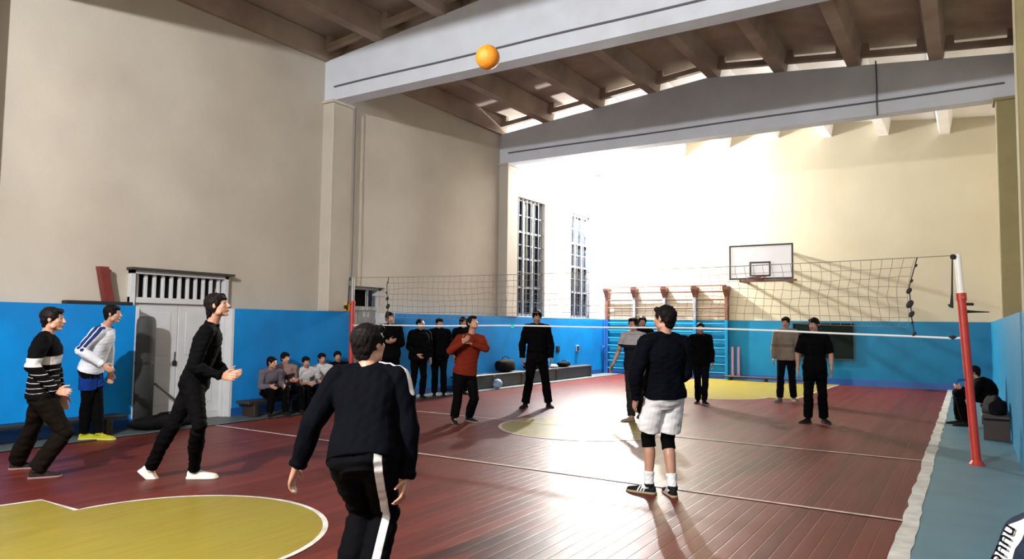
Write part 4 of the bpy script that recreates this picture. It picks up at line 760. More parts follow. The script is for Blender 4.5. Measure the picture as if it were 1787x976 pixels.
JOINTS = ['pel', 'neck', 'head', 'fp', 'rp', 'fs', 'rs', 'fh'] + [j + n for j in ('sh', 'el', 'wr', 'hd', 'hip', 'knee', 'ank', 'toe') for n in 'LR']
class Fig:
    def __init__(s, key, **kw):
        row = POSE[key]
        for a, b in zip(JOINTS, row): setattr(s, a, V(b))
        s.hp, s.k = row[-2], row[-1]
        s.key = key; s.kw = kw; s.seed = sum(map(ord, key)); s.bow = kw.get('bow', 0.0)
        s.vox = kw.get('vox', .009)
        hp = math.radians(s.hp); z = V((0, 0, 1)); f = V((s.fh.x, s.fh.y, 0)).normalized()
        s.hf = f * math.cos(hp) + z * math.sin(hp); s.hu = z * math.cos(hp) - f * math.sin(hp); s.hr_ = s.hf.cross(s.hu)
        s.up = (s.neck - s.pel).normalized()
        s.tl = (s.neck - s.pel).length
    # spine point and frame at fraction t (0 pelvis, 1 neck base)
    def spine(s, t):
        f = s.fp.lerp(s.fs, max(0, min(1, t)))
        p = s.pel + (s.neck - s.pel) * t - f * (s.bow * 4 * t * (1 - t) if 0 < t < 1 else 0) * s.k
        r = s.rp.lerp(s.rs, max(0, min(1, t)))
        d = .02
        if s.bow and 0 < t < 1:
            dt = s.bow * 4 * (1 - 2 * t) * s.k; u = ((s.neck - s.pel) - f * dt).normalized()
        else: u = s.up
        ex = orth(r, u); return p, ex, u.cross(ex), u
    PROF = ((-.19, .085, .085), (-.13, .145, .110), (-.05, .166, .122), (.04, .168, .120), (.2, .150, .106), (.4, .140, .100), (.6, .154, .110), (.78, .168, .114), (.9, .150, .096), (.97, .105, .074), (1.0, .07, .06))
    def prof(s, t):
        P = s.PROF
        for (t0, a0, b0), (t1, a1, b1) in zip(P, P[1:]):
            if t <= t1:
                q = max(0, (t - t0) / (t1 - t0)); return a0 + (a1 - a0) * q, b0 + (b1 - b0) * q
        return P[-1][1:]
    def trunk(s, bm, t0, t1, c, n=22, flare=0.0, steps=14):
        rings = []
        for i in range(steps + 1):
            t = t0 + (t1 - t0) * i / steps; p, ex, ey, u = s.spine(t); a, b = s.prof(t)
            fl = flare * (1 - i / steps)
            rings.append(ring(p + ey * .008 * s.k, ex, ey, (a + fl) * s.k + c, (b + fl) * s.k + c, n, 2.3))
        loft(bm, rings)
    def yoke(s, bm, c):
        for n in 'LR':
            sh = getattr(s, 'sh' + n); a = s.neck - s.up * .005 * s.k
            limb(bm, [a, a.lerp(sh, .5) + s.up * .008 * s.k, sh], [.052 * s.k + c, .055 * s.k + c, .057 * s.k + c], 12, 3)
    def arm(s, bm, n, c, f0=0.0, f1=2.0, taper=0.0):
        """arm volume between f0 and f1 (0 shoulder, 1 elbow, 2 wrist)"""
        sh, el, wr = (getattr(s, q + n) for q in ('sh', 'el', 'wr'))
        def at(f): return sh.lerp(el, f) if f <= 1 else el.lerp(wr, f - 1)
        keys = ((0, .058), (.35, .052), (.8, .043), (1, .042), (1.25, .043), (1.7, .031), (2, .027))
        def rr(f):
            for (a, ra), (b, rb) in zip(keys, keys[1:]):
                if f <= b: return ra + (rb - ra) * max(0, (f - a) / (b - a))
            return .027
        fs = sorted(set([f0, f1] + [x for x in (.18, .35, .6, .8, .93, 1.07, 1.25, 1.5, 1.75, 1.95) if f0 < x < f1]))
        tube(bm, [at(f) for f in fs], [rr(f) * s.k + c * (1 - .35 * max(0, f - 1)) for f in fs], 14)
        ellipsoid(bm, at(f0), V((1, 0, 0)), V((0, 1, 0)), V((0, 0, 1)), rr(f0) * s.k + c, rr(f0) * s.k + c, rr(f0) * s.k + c, 14, 9)
        if f0 < 1 < f1: ellipsoid(bm, el, V((1, 0, 0)), V((0, 1, 0)), V((0, 0, 1)), .043 * s.k + c, .043 * s.k + c, .043 * s.k + c, 12, 8)
    LEGK = ((0, .088), (.25, .087), (.6, .070), (.9, .056), (1, .055), (1.12, .052), (1.33, .056), (1.6, .047), (1.88, .036), (2, .036))
    def leg(s, bm, n, c, f0=0.0, f1=2.0, straight=0.0):
        hip, kn, an = (getattr(s, q + n) for q in ('hip', 'knee', 'ank'))
        calf = -orth(getattr(s, 'toe' + n), (an - kn).normalized())
        def at(f):
            if f <= 1: return hip.lerp(kn, f)
            p = kn.lerp(an, f - 1); return p + calf * .012 * s.k * math.sin(math.pi * min(1, (f - 1) * 1.3)) * (1 - straight)
        def rr(f):
            for (a, ra), (b, rb) in zip(s.LEGK, s.LEGK[1:]):
                if f <= b:
                    v = ra + (rb - ra) * max(0, (f - a) / (b - a)); break
            else: v = .036
            return v + (.066 - v) * straight * min(1, max(0, f - .5))
        fs = sorted(set([f0, f1] + [x for x in (.12, .25, .45, .6, .75, .9, 1, 1.12, 1.33, 1.6, 1.75, 1.88) if f0 < x < f1]))
        tube(bm, [at(f) for f in fs], [rr(f) * s.k + c for f in fs], 16)
        if f0 < .05: ellipsoid(bm, at(f0), V((1, 0, 0)), V((0, 1, 0)), V((0, 0, 1)), rr(f0) * s.k + c, rr(f0) * s.k + c, rr(f0) * s.k + c, 14, 9)
        if f0 < 1 < f1: ellipsoid(bm, kn, V((1, 0, 0)), V((0, 1, 0)), V((0, 0, 1)), rr(1) * s.k + c, rr(1) * s.k + c, rr(1) * s.k + c, 14, 9)
    def hand(s, bm, n):
        sg = -1 if n == 'L' else 1; k = s.k
        wr, hd = getattr(s, 'wr' + n), getattr(s, 'hd' + n).normalized()
        q = abs(hd.dot(s.fs)); th = orth(s.fs * (1 - q) + V((0, 0, 1)) * q + V((0, 0, .02)), hd)
        pn = hd.cross(th); med = -s.rs * sg
        if pn.dot(med) < 0: pn = -pn
        rings = []
        for d, a, b, o in ((-.015, .026, .021, 0), (.012, .029, .020, 0), (.04, .038, .0185, .001), (.072, .041, .0155, 0), (.094, .039, .0125, 0)):
            rings.append(ring(wr + hd * d * k + th * o * k, th, pn, a * k, b * k, 14, 2.6))
        loft(bm, rings)
        curl = s.kw.get('curl', .42)
        for j, (off, ln, cc) in enumerate(((.030, .074, .8), (.0105, .083, 1.0), (-.0095, .077, 1.1), (-.0285, .060, 1.25))):
            base = wr + hd * .086 * k + th * off * k; d = (hd + th * off * 1.6).normalized(); pts = [base - hd * .012 * k, base]; p = base
            for i, fr_ in enumerate((.45, .31, .24)):
                ang = curl * cc * (.55, 1.0, .8)[i]
                ax = d; d = (d * math.cos(ang) + orth(pn, d) * math.sin(ang)).normalized(); p = p + d * ln * fr_ * k; pts.append(p)
            tube(bm, pts, [.0098 * k, .0100 * k, .0092 * k, .0084 * k, .0066 * k], 9)
            ellipsoid(bm, pts[-1], V((1, 0, 0)), V((0, 1, 0)), V((0, 0, 1)), .0068 * k, .0068 * k, .0068 * k, 8, 6)
        b0 = wr + hd * .022 * k + th * .024 * k; d1 = (hd * .62 + th * .72 + pn * .32).normalized(); d2 = (hd * .86 + th * .30 + pn * .42).normalized()
        p1 = b0 + d1 * .042 * k; p2 = p1 + d2 * .03 * k; p3 = p2 + d2 * .024 * k
        tube(bm, [b0 - d1 * .012 * k, b0, p1, p2, p3], [.014 * k, .015 * k, .0118 * k, .0105 * k, .0078 * k], 9)
        ellipsoid(bm, p3, V((1, 0, 0)), V((0, 1, 0)), V((0, 0, 1)), .008 * k, .008 * k, .008 * k, 8, 6)
    def H(s, x, y, z): return s.head + (s.hr_ * x + s.hf * y + s.hu * z) * s.k
    def body(s):
        bm = bmesh.new(); k = s.k; r, f, u = s.hr_, s.hf, s.hu
        s.trunk(bm, -.15, 1.0, -.014); s.yoke(bm, -.010); inset = -.002 if s.kw.get('bare') else -.014
        for n in 'LR':
            s.arm(bm, n, -.003); s.hand(bm, n); s.leg(bm, n, inset)
            an, to = getattr(s, 'ank' + n), getattr(s, 'toe' + n)
            limb(bm, [an, an + to * .05 * k - V((0, 0, .035)) * k, an + to * .13 * k - V((0, 0, .058)) * k], [.026 * k, .024 * k, .015 * k], 12, 3)
        nb = s.neck - s.up * .03 * k
        limb(bm, [nb, nb.lerp(s.H(0, -.018, -.05), .55), s.H(0, -.014, -.05)], [.066 * k, .055 * k, .054 * k], 14, 4)
        e = lambda x, y, z, a, b, c, nu=16, nv=12: ellipsoid(bm, s.H(x, y, z), r, f, u, a * k, b * k, c * k, nu, nv)
        e(0, -.014, .024, .076, .092, .086, 22, 14)             # cranium
        e(0, .020, -.030, .063, .070, .074, 20, 12)             # face
        e(0, .036, -.080, .040, .038, .030)                     # lower jaw
        e(0, .062, -.098, .022, .020, .017)                     # chin
        for q in (-1, 1):
            e(q * .034, .056, -.022, .024, .022, .022)          # cheek
            e(q * .048, .012, -.070, .018, .034, .026)          # jaw angle
            e(q * .029, .070, .030, .022, .012, .009)           # brow ridge
            e(q * .030, .071, .009, .014, .011, .008, 12, 8)    # eyeball and lids
            e(q * .078, -.008, -.004, .009, .019, .031, 12, 8)  # ear
            e(q * .011, .092, -.034, .009, .010, .008, 10, 6)   # nostril wing
        limb(bm, [s.H(0, .080, .020), s.H(0, .096, -.010), s.H(0, .107, -.030)], [.008 * k, .010 * k, .012 * k], 10, 3)   # nose
        e(0, .083, -.059, .024, .012, .006, 12, 8); e(0, .081, -.070, .021, .012, .007, 12, 8)                              # lips
        me = fuse(bm, s.vox if s.vox > .0065 else .0058, 3)
        c = coords(me) - np.array(s.head); x = c @ np.array(r) / k; y = c @ np.array(f) / k; z = c @ np.array(u) / k
        fr = np.where((y > .045) & (abs(x) < .09) & (abs(z) < .14), 0, -9)
        attr(me, 'eye', fr + 1 - ((abs(x) - .031) / .014) ** 2 - ((z - .009) / .006) ** 2)
        attr(me, 'brow', fr + 1 - ((abs(x) - .032) / .020) ** 2 - ((z - .034 + .12 * abs(abs(x) - .034)) / .0055) ** 2)
        attr(me, 'lip', fr + 1 - (x / .025) ** 2 - ((z + .064) / .010) ** 2)
        return me
    def hair(s, style):
        bm = bmesh.new(); k = s.k; r, f, u = s.hr_, s.hf, s.hu
        e = lambda x, y, z, a, b, c, nu=18, nv=12: ellipsoid(bm, s.H(x, y, z), r, f, u, a * k, b * k, c * k, nu, nv)
        if style == 'thin':
            e(0, -.022, .030, .081, .094, .086)
        else:
            e(0, -.022, .034, .088, .100, .090); e(0, -.058, -.006, .077, .052, .070); e(0, -.062, -.050, .060, .034, .045)
            for q in (-1, 1): e(q * .064, -.004, .026, .022, .050, .052)
            for q in (-.045, -.015, .015, .045): e(q, .058 - abs(q) * .35, .078, .026, .034, .026, 12, 8)
        if style == 'long':
            e(0, -.070, -.050, .066, .045, .070); e(0, -.085, -.098, .040, .035, .038)
            for q in (-1, 1): e(q * .066, -.030, -.012, .018, .036, .058)
            for q in (-.04, 0, .04): e(q, .072 - abs(q) * .3, .056, .026, .022, .030, 12, 8)
        me = fuse(bm, .0065 if s.vox < .0085 else .009, 2); wrinkle(me, .0035, s.seed, 2.2, .6); return me
    def cap(s):
        bm = bmesh.new(); k = s.k; r, f, u = s.hr_, s.hf, s.hu
        ellipsoid(bm, s.H(0, -.012, .052), r, f, u, .088 * k, .102 * k, .068 * k, 20, 12)
        return fuse(bm, .008, 2)
    def top(s, c, hem, sleeve, loose=0.0, collar=True, flare=.0):
        bm = bmesh.new(); s.trunk(bm, -hem, .99, c + loose, flare=flare); s.yoke(bm, c - .002)
        f1 = {'long': 1.93, 'short': .62, 'elbow': .9, 'pushed': 1.7}[sleeve]
        for n in 'LR':
            s.arm(bm, n, c + loose * .4, 0, f1)
            if f1 > 1.9:      # ribbed cuff
                el, wr = getattr(s, 'el' + n), getattr(s, 'wr' + n); tube(bm, [el.lerp(wr, .84), el.lerp(wr, .88), el.lerp(wr, .95), el.lerp(wr, .985)], [.034 * s.k + c * .7, .040 * s.k + c * .7, .036 * s.k + c * .6, .033 * s.k + c * .5], 14)
        nb = s.neck - s.up * .03 * s.k
        if collar: tube(bm, [nb, nb + (s.H(0, -.018, -.05) - nb) * .42], [.075 * s.k, .0635 * s.k], 16)
        me = fuse(bm, s.vox, 3); wrinkle(me, .0075, s.seed + 1); return me
    def hood(s):
        bm = bmesh.new(); k = s.k; p = s.neck + s.up * .015 * k
        for i in range(9):
            a = math.pi * (i / 8 * 1.5 - .25) ; q = p - s.rs * math.cos(a) * .078 * k - s.fs * (math.sin(a) * .072 + .012) * k + s.up * .006 * math.sin(a) * k
            ellipsoid(bm, q, s.rs, s.fs, s.up, .036 * k, .036 * k, .036 * k, 10, 8)
        ellipsoid(bm, p - s.fs * .075 * k - s.up * .05 * k, s.rs, s.fs, s.up, .07 * k, .04 * k, .075 * k, 12, 8)
        me = fuse(bm, .008, 3); wrinkle(me, .005, s.seed + 9); return me
    def pants(s, c, waist=.20, f1=1.96, straight=.6):
        bm = bmesh.new(); s.trunk(bm, -.215, waist, c)
        for n in 'LR': s.leg(bm, n, c, 0, f1, straight)
        me = fuse(bm, s.vox, 3); wrinkle(me, .007, s.seed + 2); return me
    def shorts(s, c, f1=.86):
        bm = bmesh.new(); s.trunk(bm, -.215, .16, c)
        for n in 'LR':
            hip, kn = getattr(s, 'hip' + n), getattr(s, 'knee' + n)
            fs = (0, .15, .35, .6, .8, f1 - .01, f1); fs = [f for f in fs if f <= f1]; tube(bm, [hip.lerp(kn, f) for f in fs], [(.084 + .018 * f) * s.k + c for f in fs], 18)
        me = fuse(bm, s.vox, 2); wrinkle(me, .005, s.seed + 3); return me
    def shoe(s, n, sole=True):
        an, to = getattr(s, 'ank' + n), getattr(s, 'toe' + n).normalized(); k = s.k
        right = orth(V((-to.y, to.x, 0)).normalized() * -1, to); dn = to.cross(right)
        if dn.z > 0: dn = -dn
        heel = an + dn * .085 * k - to * .058 * k          # on the ground line
        up = -dn
        st = ((0, .026, .060), (.03, .035, .078), (.07, .037, .084), (.12, .039, .068), (.17, .045, .052), (.215, .046, .044), (.25, .040, .036), (.272, .022, .026))
        bm = bmesh.new(); rings = []
        for d, w_, h in st:
            cc = heel + to * d * k + up * .012 * k; R_ = []
            for i in range(16):
                t = 2 * math.pi * i / 16; cs, sn = math.cos(t), math.sin(t)
                x = math.copysign(abs(cs) ** .75, cs) * w_; zz = (max(0, sn) ** .8) * h if sn > 0 else -.010 * abs(sn)
                R_.append(cc + right * x * k * (1 - .35 * max(0, sn) ** 2) + up * zz * k)
            rings.append(R_)
        loft(bm, rings); tube(bm, [an - up * .02 * k, an + up * .012 * k], [.047 * k, .046 * k], 14)
        me = fuse(bm, .006, 2)
        bm = bmesh.new(); rings = []
        for z0, gr in ((0.0, .98), (.010, 1.03), (.022, 1.02)):
            R_ = []
            for sgn, seq in ((1, st), (-1, st[::-1])):
                for d, w_, h in seq: R_.append(heel + to * (d - .006 + (.012 if d > .26 else 0)) * k + right * sgn * w_ * gr * k + up * z0 * k)
            rings.append(R_)
        loft(bm, rings)
        sm = bpy.data.meshes.new('sole'); bmesh.ops.recalc_face_normals(bm, faces=bm.faces[:]); bm.to_mesh(sm); bm.free()
        return me, sm, (heel, to, right, up)

def poly_dist(P, pts):
    P = np.asarray(P); best = np.full(len(P), 9.0)
    for a, b in zip(pts, pts[1:]):
        a, b = np.array(a), np.array(b); d = b - a; t = np.clip(((P - a) @ d) / (d @ d), 0, 1)
        best = np.minimum(best, np.linalg.norm(P - a - t[:, None] * d, axis=1))
    return best
def link(name, me, m, parent, loc):
    me.name = name; me.materials.clear(); me.materials.append(m)
    me.polygons.foreach_set('use_smooth', [True] * len(me.polygons))
    if parent is None: me.transform(Matrix.Translation(-V(loc)))
    o = bpy.data.objects.new(name, me); C.objects.link(o)
    if parent is None: o.location = loc
    else:
        o.parent = parent; o.matrix_parent_inverse = Matrix.Translation(-V(loc)) if parent.parent is None else Matrix.Identity(4)
    return o

DARKS = dict(black=(.0022, .0022, .0028), navy=(.0011, .0014, .003), brown=(.0055, .0042, .0032), jean=(.0032, .004, .007))
PEOPLE_OUT = {}
def person(key, label, top=None, pants=None, shoes=((.01, .01, .01), (.02, .02, .02)), hair='short', group=None, extra=None, **kw):
    s = Fig(key, **kw)
    foot = (s.ankL + s.ankR) / 2 if kw.get('base') is None else V(kw['base'])
    loc = (foot.x, foot.y, 0)
    root = tag(link('person', s.body(), kw.get('skin', M_SKIN), None, loc), label, 'person', group)
    if hair: link('hair', s.hair(hair), M_HAIR, root, loc)
    if top:
        me = s.top(top.get('c', .016), top.get('hem', .10), top.get('sleeve', 'long'), top.get('loose', .0), flare=top.get('flare', 0))
        if 'pat' in top: attr(me, 'pat', top['pat'](s, coords(me)))
        o = link(top['name'], me, top['mat'], root, loc)
        if top.get('hood'): link('hood', s.hood(), top['hood'], o, loc)
    if pants:
        me = s.pants(pants.get('c', .014), straight=pants.get('straight', .6), f1=pants.get('f1', 1.97)) if pants.get('kind') != 'shorts' else s.shorts(pants.get('c', .02), pants.get('f1', .86))
        if 'pat' in pants: attr(me, 'pat', pants['pat'](s, coords(me)))
        link(pants['name'], me, pants['mat'], root, loc)
    for n in 'LR':
        me, sm, fr_ = s.shoe(n); i = 'shoe_%s_%s' % (shoes[0], shoes[1])
        pat = kw.get('shoe_pat')
        if pat: attr(me, 'pat', pat(s, coords(me), fr_))
        o = link('shoe', me, kw.get('shoe_mat') or cloth_mat(i, shoes[0], rough=.6), root, loc); link('sole', sm, cloth_mat('sole_%s' % (shoes[1],), shoes[1], rough=.7), o, loc)
    if extra: extra(s, root, loc)
    PEOPLE_OUT[key] = (s, root, loc)
    return root

def hcoord(s, P): return (P - np.array(s.pel)) @ np.array(s.up) / s.tl      # 0 pelvis .. 1 neck base
BLK = cloth_mat('black_cloth', DARKS['black']); BLK2 = cloth_mat('black_trouser_cloth', (.0018, .0017, .002))
JEAN = cloth_mat('dark_jean', DARKS['jean']); NAVY = cloth_mat('navy_cloth', DARKS['navy'])

# 1 striped jumper
def pat_stripes(s, P):
    h = hcoord(s, P)
    band = .07 - abs(h - .62); d = band * s.tl
    for q, w_ in ((.44, .006), (.33, .005), (.24, .006), (.15, .005), (.07, .005)): d = np.maximum(d, (w_ - abs(h + .02 * np.sin(P[:, 1] * 14) - q)) * s.tl)
    return d
person('stripe', 'man in a black jumper with a white chest band, leftmost of the players', dict(name='jumper', mat=cloth_mat('striped_knit', DARKS['black'], (.46, .45, .46)), pat=pat_stripes, hem=.06, loose=.012),
       dict(name='trousers', mat=cloth_mat('brown_black_trousers', DARKS['brown']), straight=.9, c=.02), ((.016, .012, .012), (.22, .12, .11)), vox=.0065)
# 2 white jacket
def pat_jacket(s, P):
    d = np.full(len(P), -1.0)
    for n, sg in (('L', -1), ('R', 1)):
        sh, el = getattr(s, 'sh' + n), getattr(s, 'el' + n); out = orth(s.rs * sg, (el - sh).normalized()); k = s.k
        for off in (-.028, .028):
            fw = orth(s.fs, (el - sh).normalized()) * off * k
            pts = [s.neck + s.rs * sg * .06 * k + s.up * .02 * k + fw, sh + s.up * .07 * k + fw, sh + out * .075 * k + fw, sh.lerp(el, .5) + out * .068 * k + fw, sh.lerp(el, .95) + out * .06 * k + fw]
            d = np.maximum(d, .0125 * k - np.maximum(0, poly_dist(P, pts) - .010))
    return d
def white_shorts_over(s, root, loc):
    me = s.shorts(.012, .62); link('shorts', me, cloth_mat('royal_blue_cloth', (.006, .028, .16)), root, loc)
person('white', 'man in a white jacket with navy shoulder stripes before the blue wall', dict(name='jacket', mat=cloth_mat('white_jacket_cloth', (.55, .58, .64), (.015, .03, .12)), pat=pat_jacket, hem=.03, loose=.012),
       dict(name='trousers', mat=BLK2, straight=.5), ((.30, .30, .02), (.45, .42, .12)), vox=.0065, extra=white_shorts_over)
# 3 black outfit, white shoes
person('black', 'player in tight black clothes and white shoes striding beside the white door', dict(name='long_sleeve_shirt', mat=BLK, hem=.05, c=.012),
       dict(name='trousers', mat=BLK2, c=.012, straight=.25), ((.52, .52, .50), (.58, .56, .52)), hair='long', vox=.0065)
# 4 tracksuit seen from the back
def pat_track(s, P):
    k = s.k; sh, el = s.shR, s.elR; out = orth(s.rs, (el - sh).normalized())
    bk = -s.fs * .03 * k
    pts = [s.neck + s.rs * .085 * k + s.up * .05 * k + bk, sh + s.up * .085 * k - s.rs * .02 * k + bk, sh + out * .080 * k + s.up * .03 * k + bk, sh.lerp(el, .3) + out * .088 * k + bk]
    return .026 * k - poly_dist(P, pts)
def pat_side(s, P):
    k = s.k; h, kn, an = s.hipR, s.kneeR, s.ankR; bk = -s.fp
    side = (s.rp * .30 + bk * .95).normalized()
    pts = [h + s.up * .16 * k + side * .13 * k, h + side * .105 * k, kn + side * .085 * k, an + side * .08 * k]
    ax = side.cross(s.up).normalized(); P0 = P - np.array(h)
    d = .017 * k - poly_dist(P - 0, pts)
    # measure only across the leg so that the stripe stays a band
    a, b = np.array(pts[0]), np.array(pts[-1]); lat = np.array(ax)
    best = np.full(len(P), -1.0)
    for p, q in zip(pts, pts[1:]):
        p, q = np.array(p), np.array(q); t = (P - p) @ (q - p) / ((q - p) @ (q - p)); m = (t >= -.02) & (t <= 1.02)
        best = np.where(m, .021 * k - abs((P - p - t[:, None] * (q - p)) @ lat), best)
    near = poly_dist(P, pts) < .085 * k
    return np.where(near, best, -1)
person('track', 'player seen from behind in a black tracksuit with white stripes, nearest the camera', dict(name='track_jacket', mat=cloth_mat('track_jacket_cloth', DARKS['navy'], (.55, .55, .57)), pat=pat_track, hem=.06, loose=.010, c=.02),
       dict(name='track_trousers', mat=cloth_mat('track_trouser_cloth', (.0018, .0018, .0026), (.60, .60, .60)), pat=pat_side, straight=.7, c=.018), ((.01, .01, .012), (.3, .3, .3)), vox=.0065, curl=.5)
# 5 white shorts
def sh_extra(s, root, loc):
    for n in 'LR':
        bm = bmesh.new(); s.leg(bm, n, .010, .62, 1.22); link('knee_sleeve', fuse(bm, .006, 3), BLK2, root, loc)
        bm = bmesh.new(); s.leg(bm, n, .008, 1.72, 2.0)
        an, to = getattr(s, 'ank' + n), getattr(s, 'toe' + n); limb(bm, [an, an + to * .04 - V((0, 0, .03))], [.042, .038], 12, 3)
        me = fuse(bm, .006, 3); wrinkle(me, .004, 5, 2.5); link('sock', me, cloth_mat('white_sock', (.62, .63, .65)), root, loc)
def pat_shoe3(s, P, fr_):
    heel, to, right, up = (np.array(x) for x in fr_); q = P - heel; x = q @ to / s.k; z = q @ up / s.k
    d = np.full(len(P), -1.0)
    for x0 in (.095, .122, .149):
        d = np.maximum(d, np.minimum(.0065 - abs(x - x0 - (z - .04) * -.45), np.minimum(z - .022, .072 - z)))
    return d
person('shorts', 'player in white shorts, black jumper and black knee sleeves on the bright floor', dict(name='jumper', mat=cloth_mat('black_blue_knit', (.0018, .0022, .0045)), hem=.03, loose=.012, c=.018),
       dict(name='shorts', kind='shorts', mat=cloth_mat('white_shorts_cloth', (.62, .63, .65)), c=.012, f1=.80), ((.012, .012, .012), (.30, .22, .15)), vox=.0065, extra=sh_extra, bare=True,
       shoe_pat=pat_shoe3, shoe_mat=cloth_mat('striped_shoe_leather', (.010, .010, .012), (.55, .55, .55), rough=.5))
# 6 red
person('red', 'player in a rust red jumper looking up with both forearms raised', dict(name='jumper', mat=cloth_mat('rust_red_knit', (.125, .016, .007)), hem=.05, loose=.014),
       dict(name='trousers', mat=BLK2, straight=.6, c=.016), ((.012, .012, .012), (.2, .16, .14)), curl=.6, vox=.008)
# far side
def dark_collar(s, root, loc): pass
person('dark', 'man all in black standing square behind the net with arms hanging', dict(name='jacket', mat=BLK, hem=.16, loose=.014, c=.022, hood=BLK), dict(name='trousers', mat=BLK2, straight=.7, c=.018), ((.01, .01, .01), (.02, .02, .02)), vox=.008)
def pat_yoke(s, P):
    h = hcoord(s, P); return (h - .69) * s.tl
person('yoke', 'player in a black shirt with pale grey shoulders beyond the net', dict(name='shirt', mat=cloth_mat('yoke_shirt_cloth', (.008, .009, .014), (.30, .29, .31)), pat=pat_yoke, sleeve='short', hem=.08, loose=.01), dict(name='trousers', mat=cloth_mat('charcoal_cloth', (.014, .013, .013)), straight=.6), ((.26, .19, .14), (.14, .11, .09)), vox=.008)
person('behind', 'man mostly hidden behind the player with pale grey shoulders', dict(name='jacket', mat=BLK, hem=.12, loose=.01), dict(name='trousers', mat=BLK2), ((.12, .12, .12), (.25, .25, .25)), vox=.009)
person('hood', 'boy in a black hooded top with brown hood, walking in front of the wall bars', dict(name='hooded_top', mat=BLK, hem=.14, loose=.018, c=.02, hood=cloth_mat('brown_hood_cloth', (.035, .016, .013))), dict(name='jeans', mat=JEAN, straight=.5), ((.01, .01, .01), (.25, .24, .24)), vox=.008)
def pat_beige(s, P):
    h = hcoord(s, P); return (.055 - abs(h - .46)) * s.tl
person('beige', 'man in a beige jumper standing before the chalkboard', dict(name='jumper', mat=cloth_mat('beige_knit', (.20, .165, .13), (.155, .11, .09)), pat=pat_beige, hem=.07, loose=.016), dict(name='jeans', mat=JEAN, straight=.6), ((.11, .09, .075), (.2, .18, .16)), vox=.008)
person('blk', 'man in a black shirt with bare forearms standing before the chalkboard', dict(name='shirt', mat=BLK, sleeve='elbow', hem=.14, loose=.018), dict(name='trousers', mat=BLK2, straight=.7, c=.018), ((.01, .01, .01), (.03, .03, .03)), vox=.008)
# watchers by the left wall
def cap_extra(s, root, loc): link('cap', s.cap(), BLK, root, loc)
G = 'watchers standing along the left wall'
person('w1', 'tall man in dark clothes with folded arms beside the second doorway', dict(name='coat', mat=BLK, hem=.19, loose=.03, c=.024), dict(name='trousers', mat=BLK2), vox=.009, group=G)
person('w2', 'man with cropped thinning hair in a black jacket, head turned to the net', dict(name='jacket', mat=BLK, hem=.19, loose=.035, c=.026), dict(name='trousers', mat=BLK2), vox=.009, hair='thin', group=G)
person('w3', 'man in a black cap and jacket with hands behind his back', dict(name='jacket', mat=BLK, hem=.17, loose=.03, c=.024), dict(name='trousers', mat=BLK2), vox=.009, group=G, extra=cap_extra)
person('w4', 'dark haired watcher half hidden behind the player in the red jumper', dict(name='jacket', mat=BLK, hem=.15, loose=.02), dict(name='trousers', mat=BLK2), vox=.009, group=G)
# boys on the bench
def pat_print(w_, z0, z1):
    def f(s, P):
        q = P - np.array(s.pel); h = hcoord(s, P); x = q @ np.array(s.rs); y = q @ np.array(s.fs)
        return np.where(y > .03, np.minimum(w_ - abs(x), np.minimum(h - z0, z1 - h) * s.tl), -1)
    return f
GB = 'boys sitting on the bench by the left wall'
def boy(key, label, col, pat=None, col2=None, sleeve='short', **k2):
    d = dict(name='shirt', mat=cloth_mat('boy_shirt_' + key, col, col2), hem=.08, loose=.006, c=.012, sleeve=sleeve)
    if pat: d['pat'] = pat
    person(key, label, d, dict(name='trousers', mat=BLK2, c=.012), vox=.009, group=GB, bow=.05, **k2)
boy('b1', 'seated boy in a mauve grey shirt with a dark print, nearest the white door', (.10, .09, .115), pat_print(.07, .35, .6), (.035, .03, .04), 'long')
boy('b2', 'seated boy in a pinkish beige jumper with a dark square on the chest', (.22, .155, .145), pat_print(.085, .36, .72), (.03, .025, .025), 'long')
boy('b3', 'seated boy leaning forward in a white shirt with a small dark print', (.42, .42, .45), pat_print(.045, .45, .68), (.06, .06, .07))
boy('b4', 'seated boy in a plain white shirt with a forearm hanging over his knee', (.48, .49, .53))
boy('b5', 'seated boy in a black top beside the left net post', DARKS['black'], sleeve='long')
# crouching man by the right wall
person('crouch', 'man in black sitting hunched on the bench behind the right net post', dict(name='jacket', mat=BLK, hem=.10, loose=.012, c=.02), dict(name='trousers', mat=BLK2), vox=.008, bow=.12)
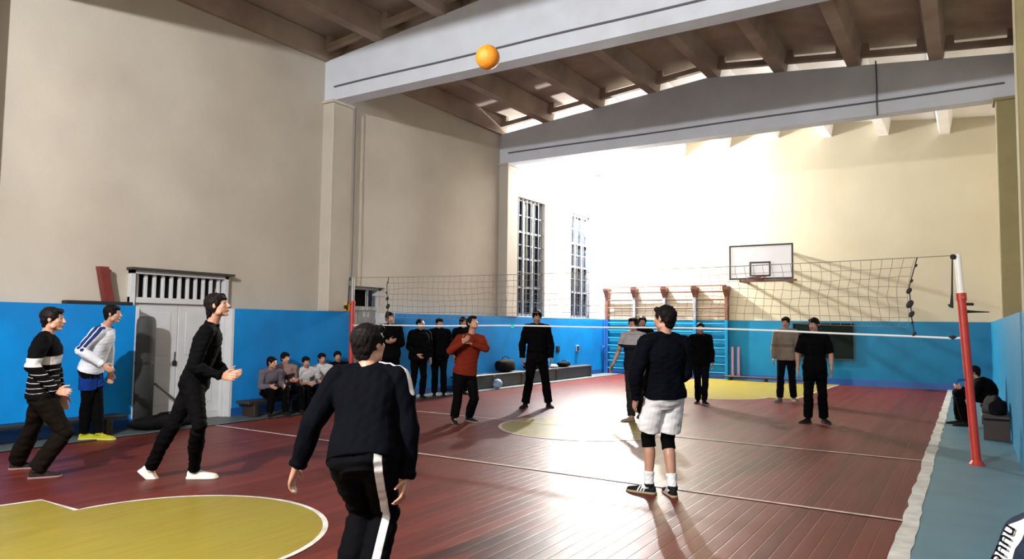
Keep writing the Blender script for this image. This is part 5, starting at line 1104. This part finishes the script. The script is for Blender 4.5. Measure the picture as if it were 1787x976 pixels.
# the neighbour at the very edge of the frame
def pat_sleeve(s, P):
    k = s.k; sh, el = s.shR, s.elR; out = STRIPE_DIR
    pts = [s.neck + s.rs * .07 * k + s.up * .03 * k, sh + out * .075 * k, sh.lerp(el, .5) + out * .07 * k, el + out * .06 * k]
    return .030 * k - np.maximum(poly_dist(P, pts) - .004, 0)
_n = dict(zip(JOINTS, POSE['near'])); _sh, _el = V(_n['sh' + 'R']), V(_n['el' + 'R'])
STRIPE_DIR = orth(V((-.38, -.62, .6)), (_el - _sh).normalized())
def near_extra(s, root, loc):
    cu = bpy.data.curves.new('lettering_outline', 'FONT'); cu.body = 'nuuoco.i'; cu.size = .062; cu.extrude = .0012; cu.align_y = 'CENTER'
    tmp = bpy.data.objects.new('lettering_outline', cu); C.objects.link(tmp); dg = bpy.context.evaluated_depsgraph_get(); dg.update()
    lm = bpy.data.meshes.new_from_object(tmp.evaluated_get(dg)); bpy.data.objects.remove(tmp); lm.materials.append(BLK2)
    o = bpy.data.objects.new('sleeve_lettering', lm); C.objects.link(o)
    d = (s.elR - s.shR).normalized(); n = STRIPE_DIR; y = n.cross(d)
    p = s.shR + n * (.0875 * s.k + .004) + d * -.02
    M = Matrix((d, y, n)).transposed().to_4x4(); M.translation = p
    o.parent = root; o.matrix_parent_inverse = Matrix.Translation(-V(loc)); o.matrix_basis = M
person('near', 'neighbour in a navy jacket with a lettered white sleeve stripe at the frame edge', dict(name='jacket', mat=cloth_mat('navy_jacket_cloth', (.012, .017, .030), (.50, .54, .56)), pat=pat_sleeve, hem=.10, loose=.01, c=.018), dict(name='trousers', mat=BLK2), vox=.0065, bow=.03, extra=near_extra)
bench('bench', 10.02, 10.40, 1.7, 3.6, .37, 'plain bench against the right wall close to the camera', M_DKWOOD, False, (1.9, 3.4))
bench('bench', 10.08, 10.40, 11.9, 14.1, .36, 'dark brown bench against the right wall behind the red net post', M_DKWOOD, False, (12.05, 13.95))
t = thing('folded_jacket', 'heap of black clothes on the near end of the bench behind the red post', 'clothes', (10.24, 12.3, .36))
bm = bmesh.new(); ellipsoid(bm, (10.24, 12.32, .42), V((1, 0, 0)), V((0, 1, 0)), V((0, 0, 1)), .14, .34, .17, 26, 16)
for v in bm.verts: v.co.z = max(.362, v.co.z + .05 * math.sin(v.co.y * 16 + 1) * math.sin(v.co.x * 24)); v.co.x += .02 * math.sin(v.co.y * 25)
obj('cloth', bm, M_BAG, t, True)
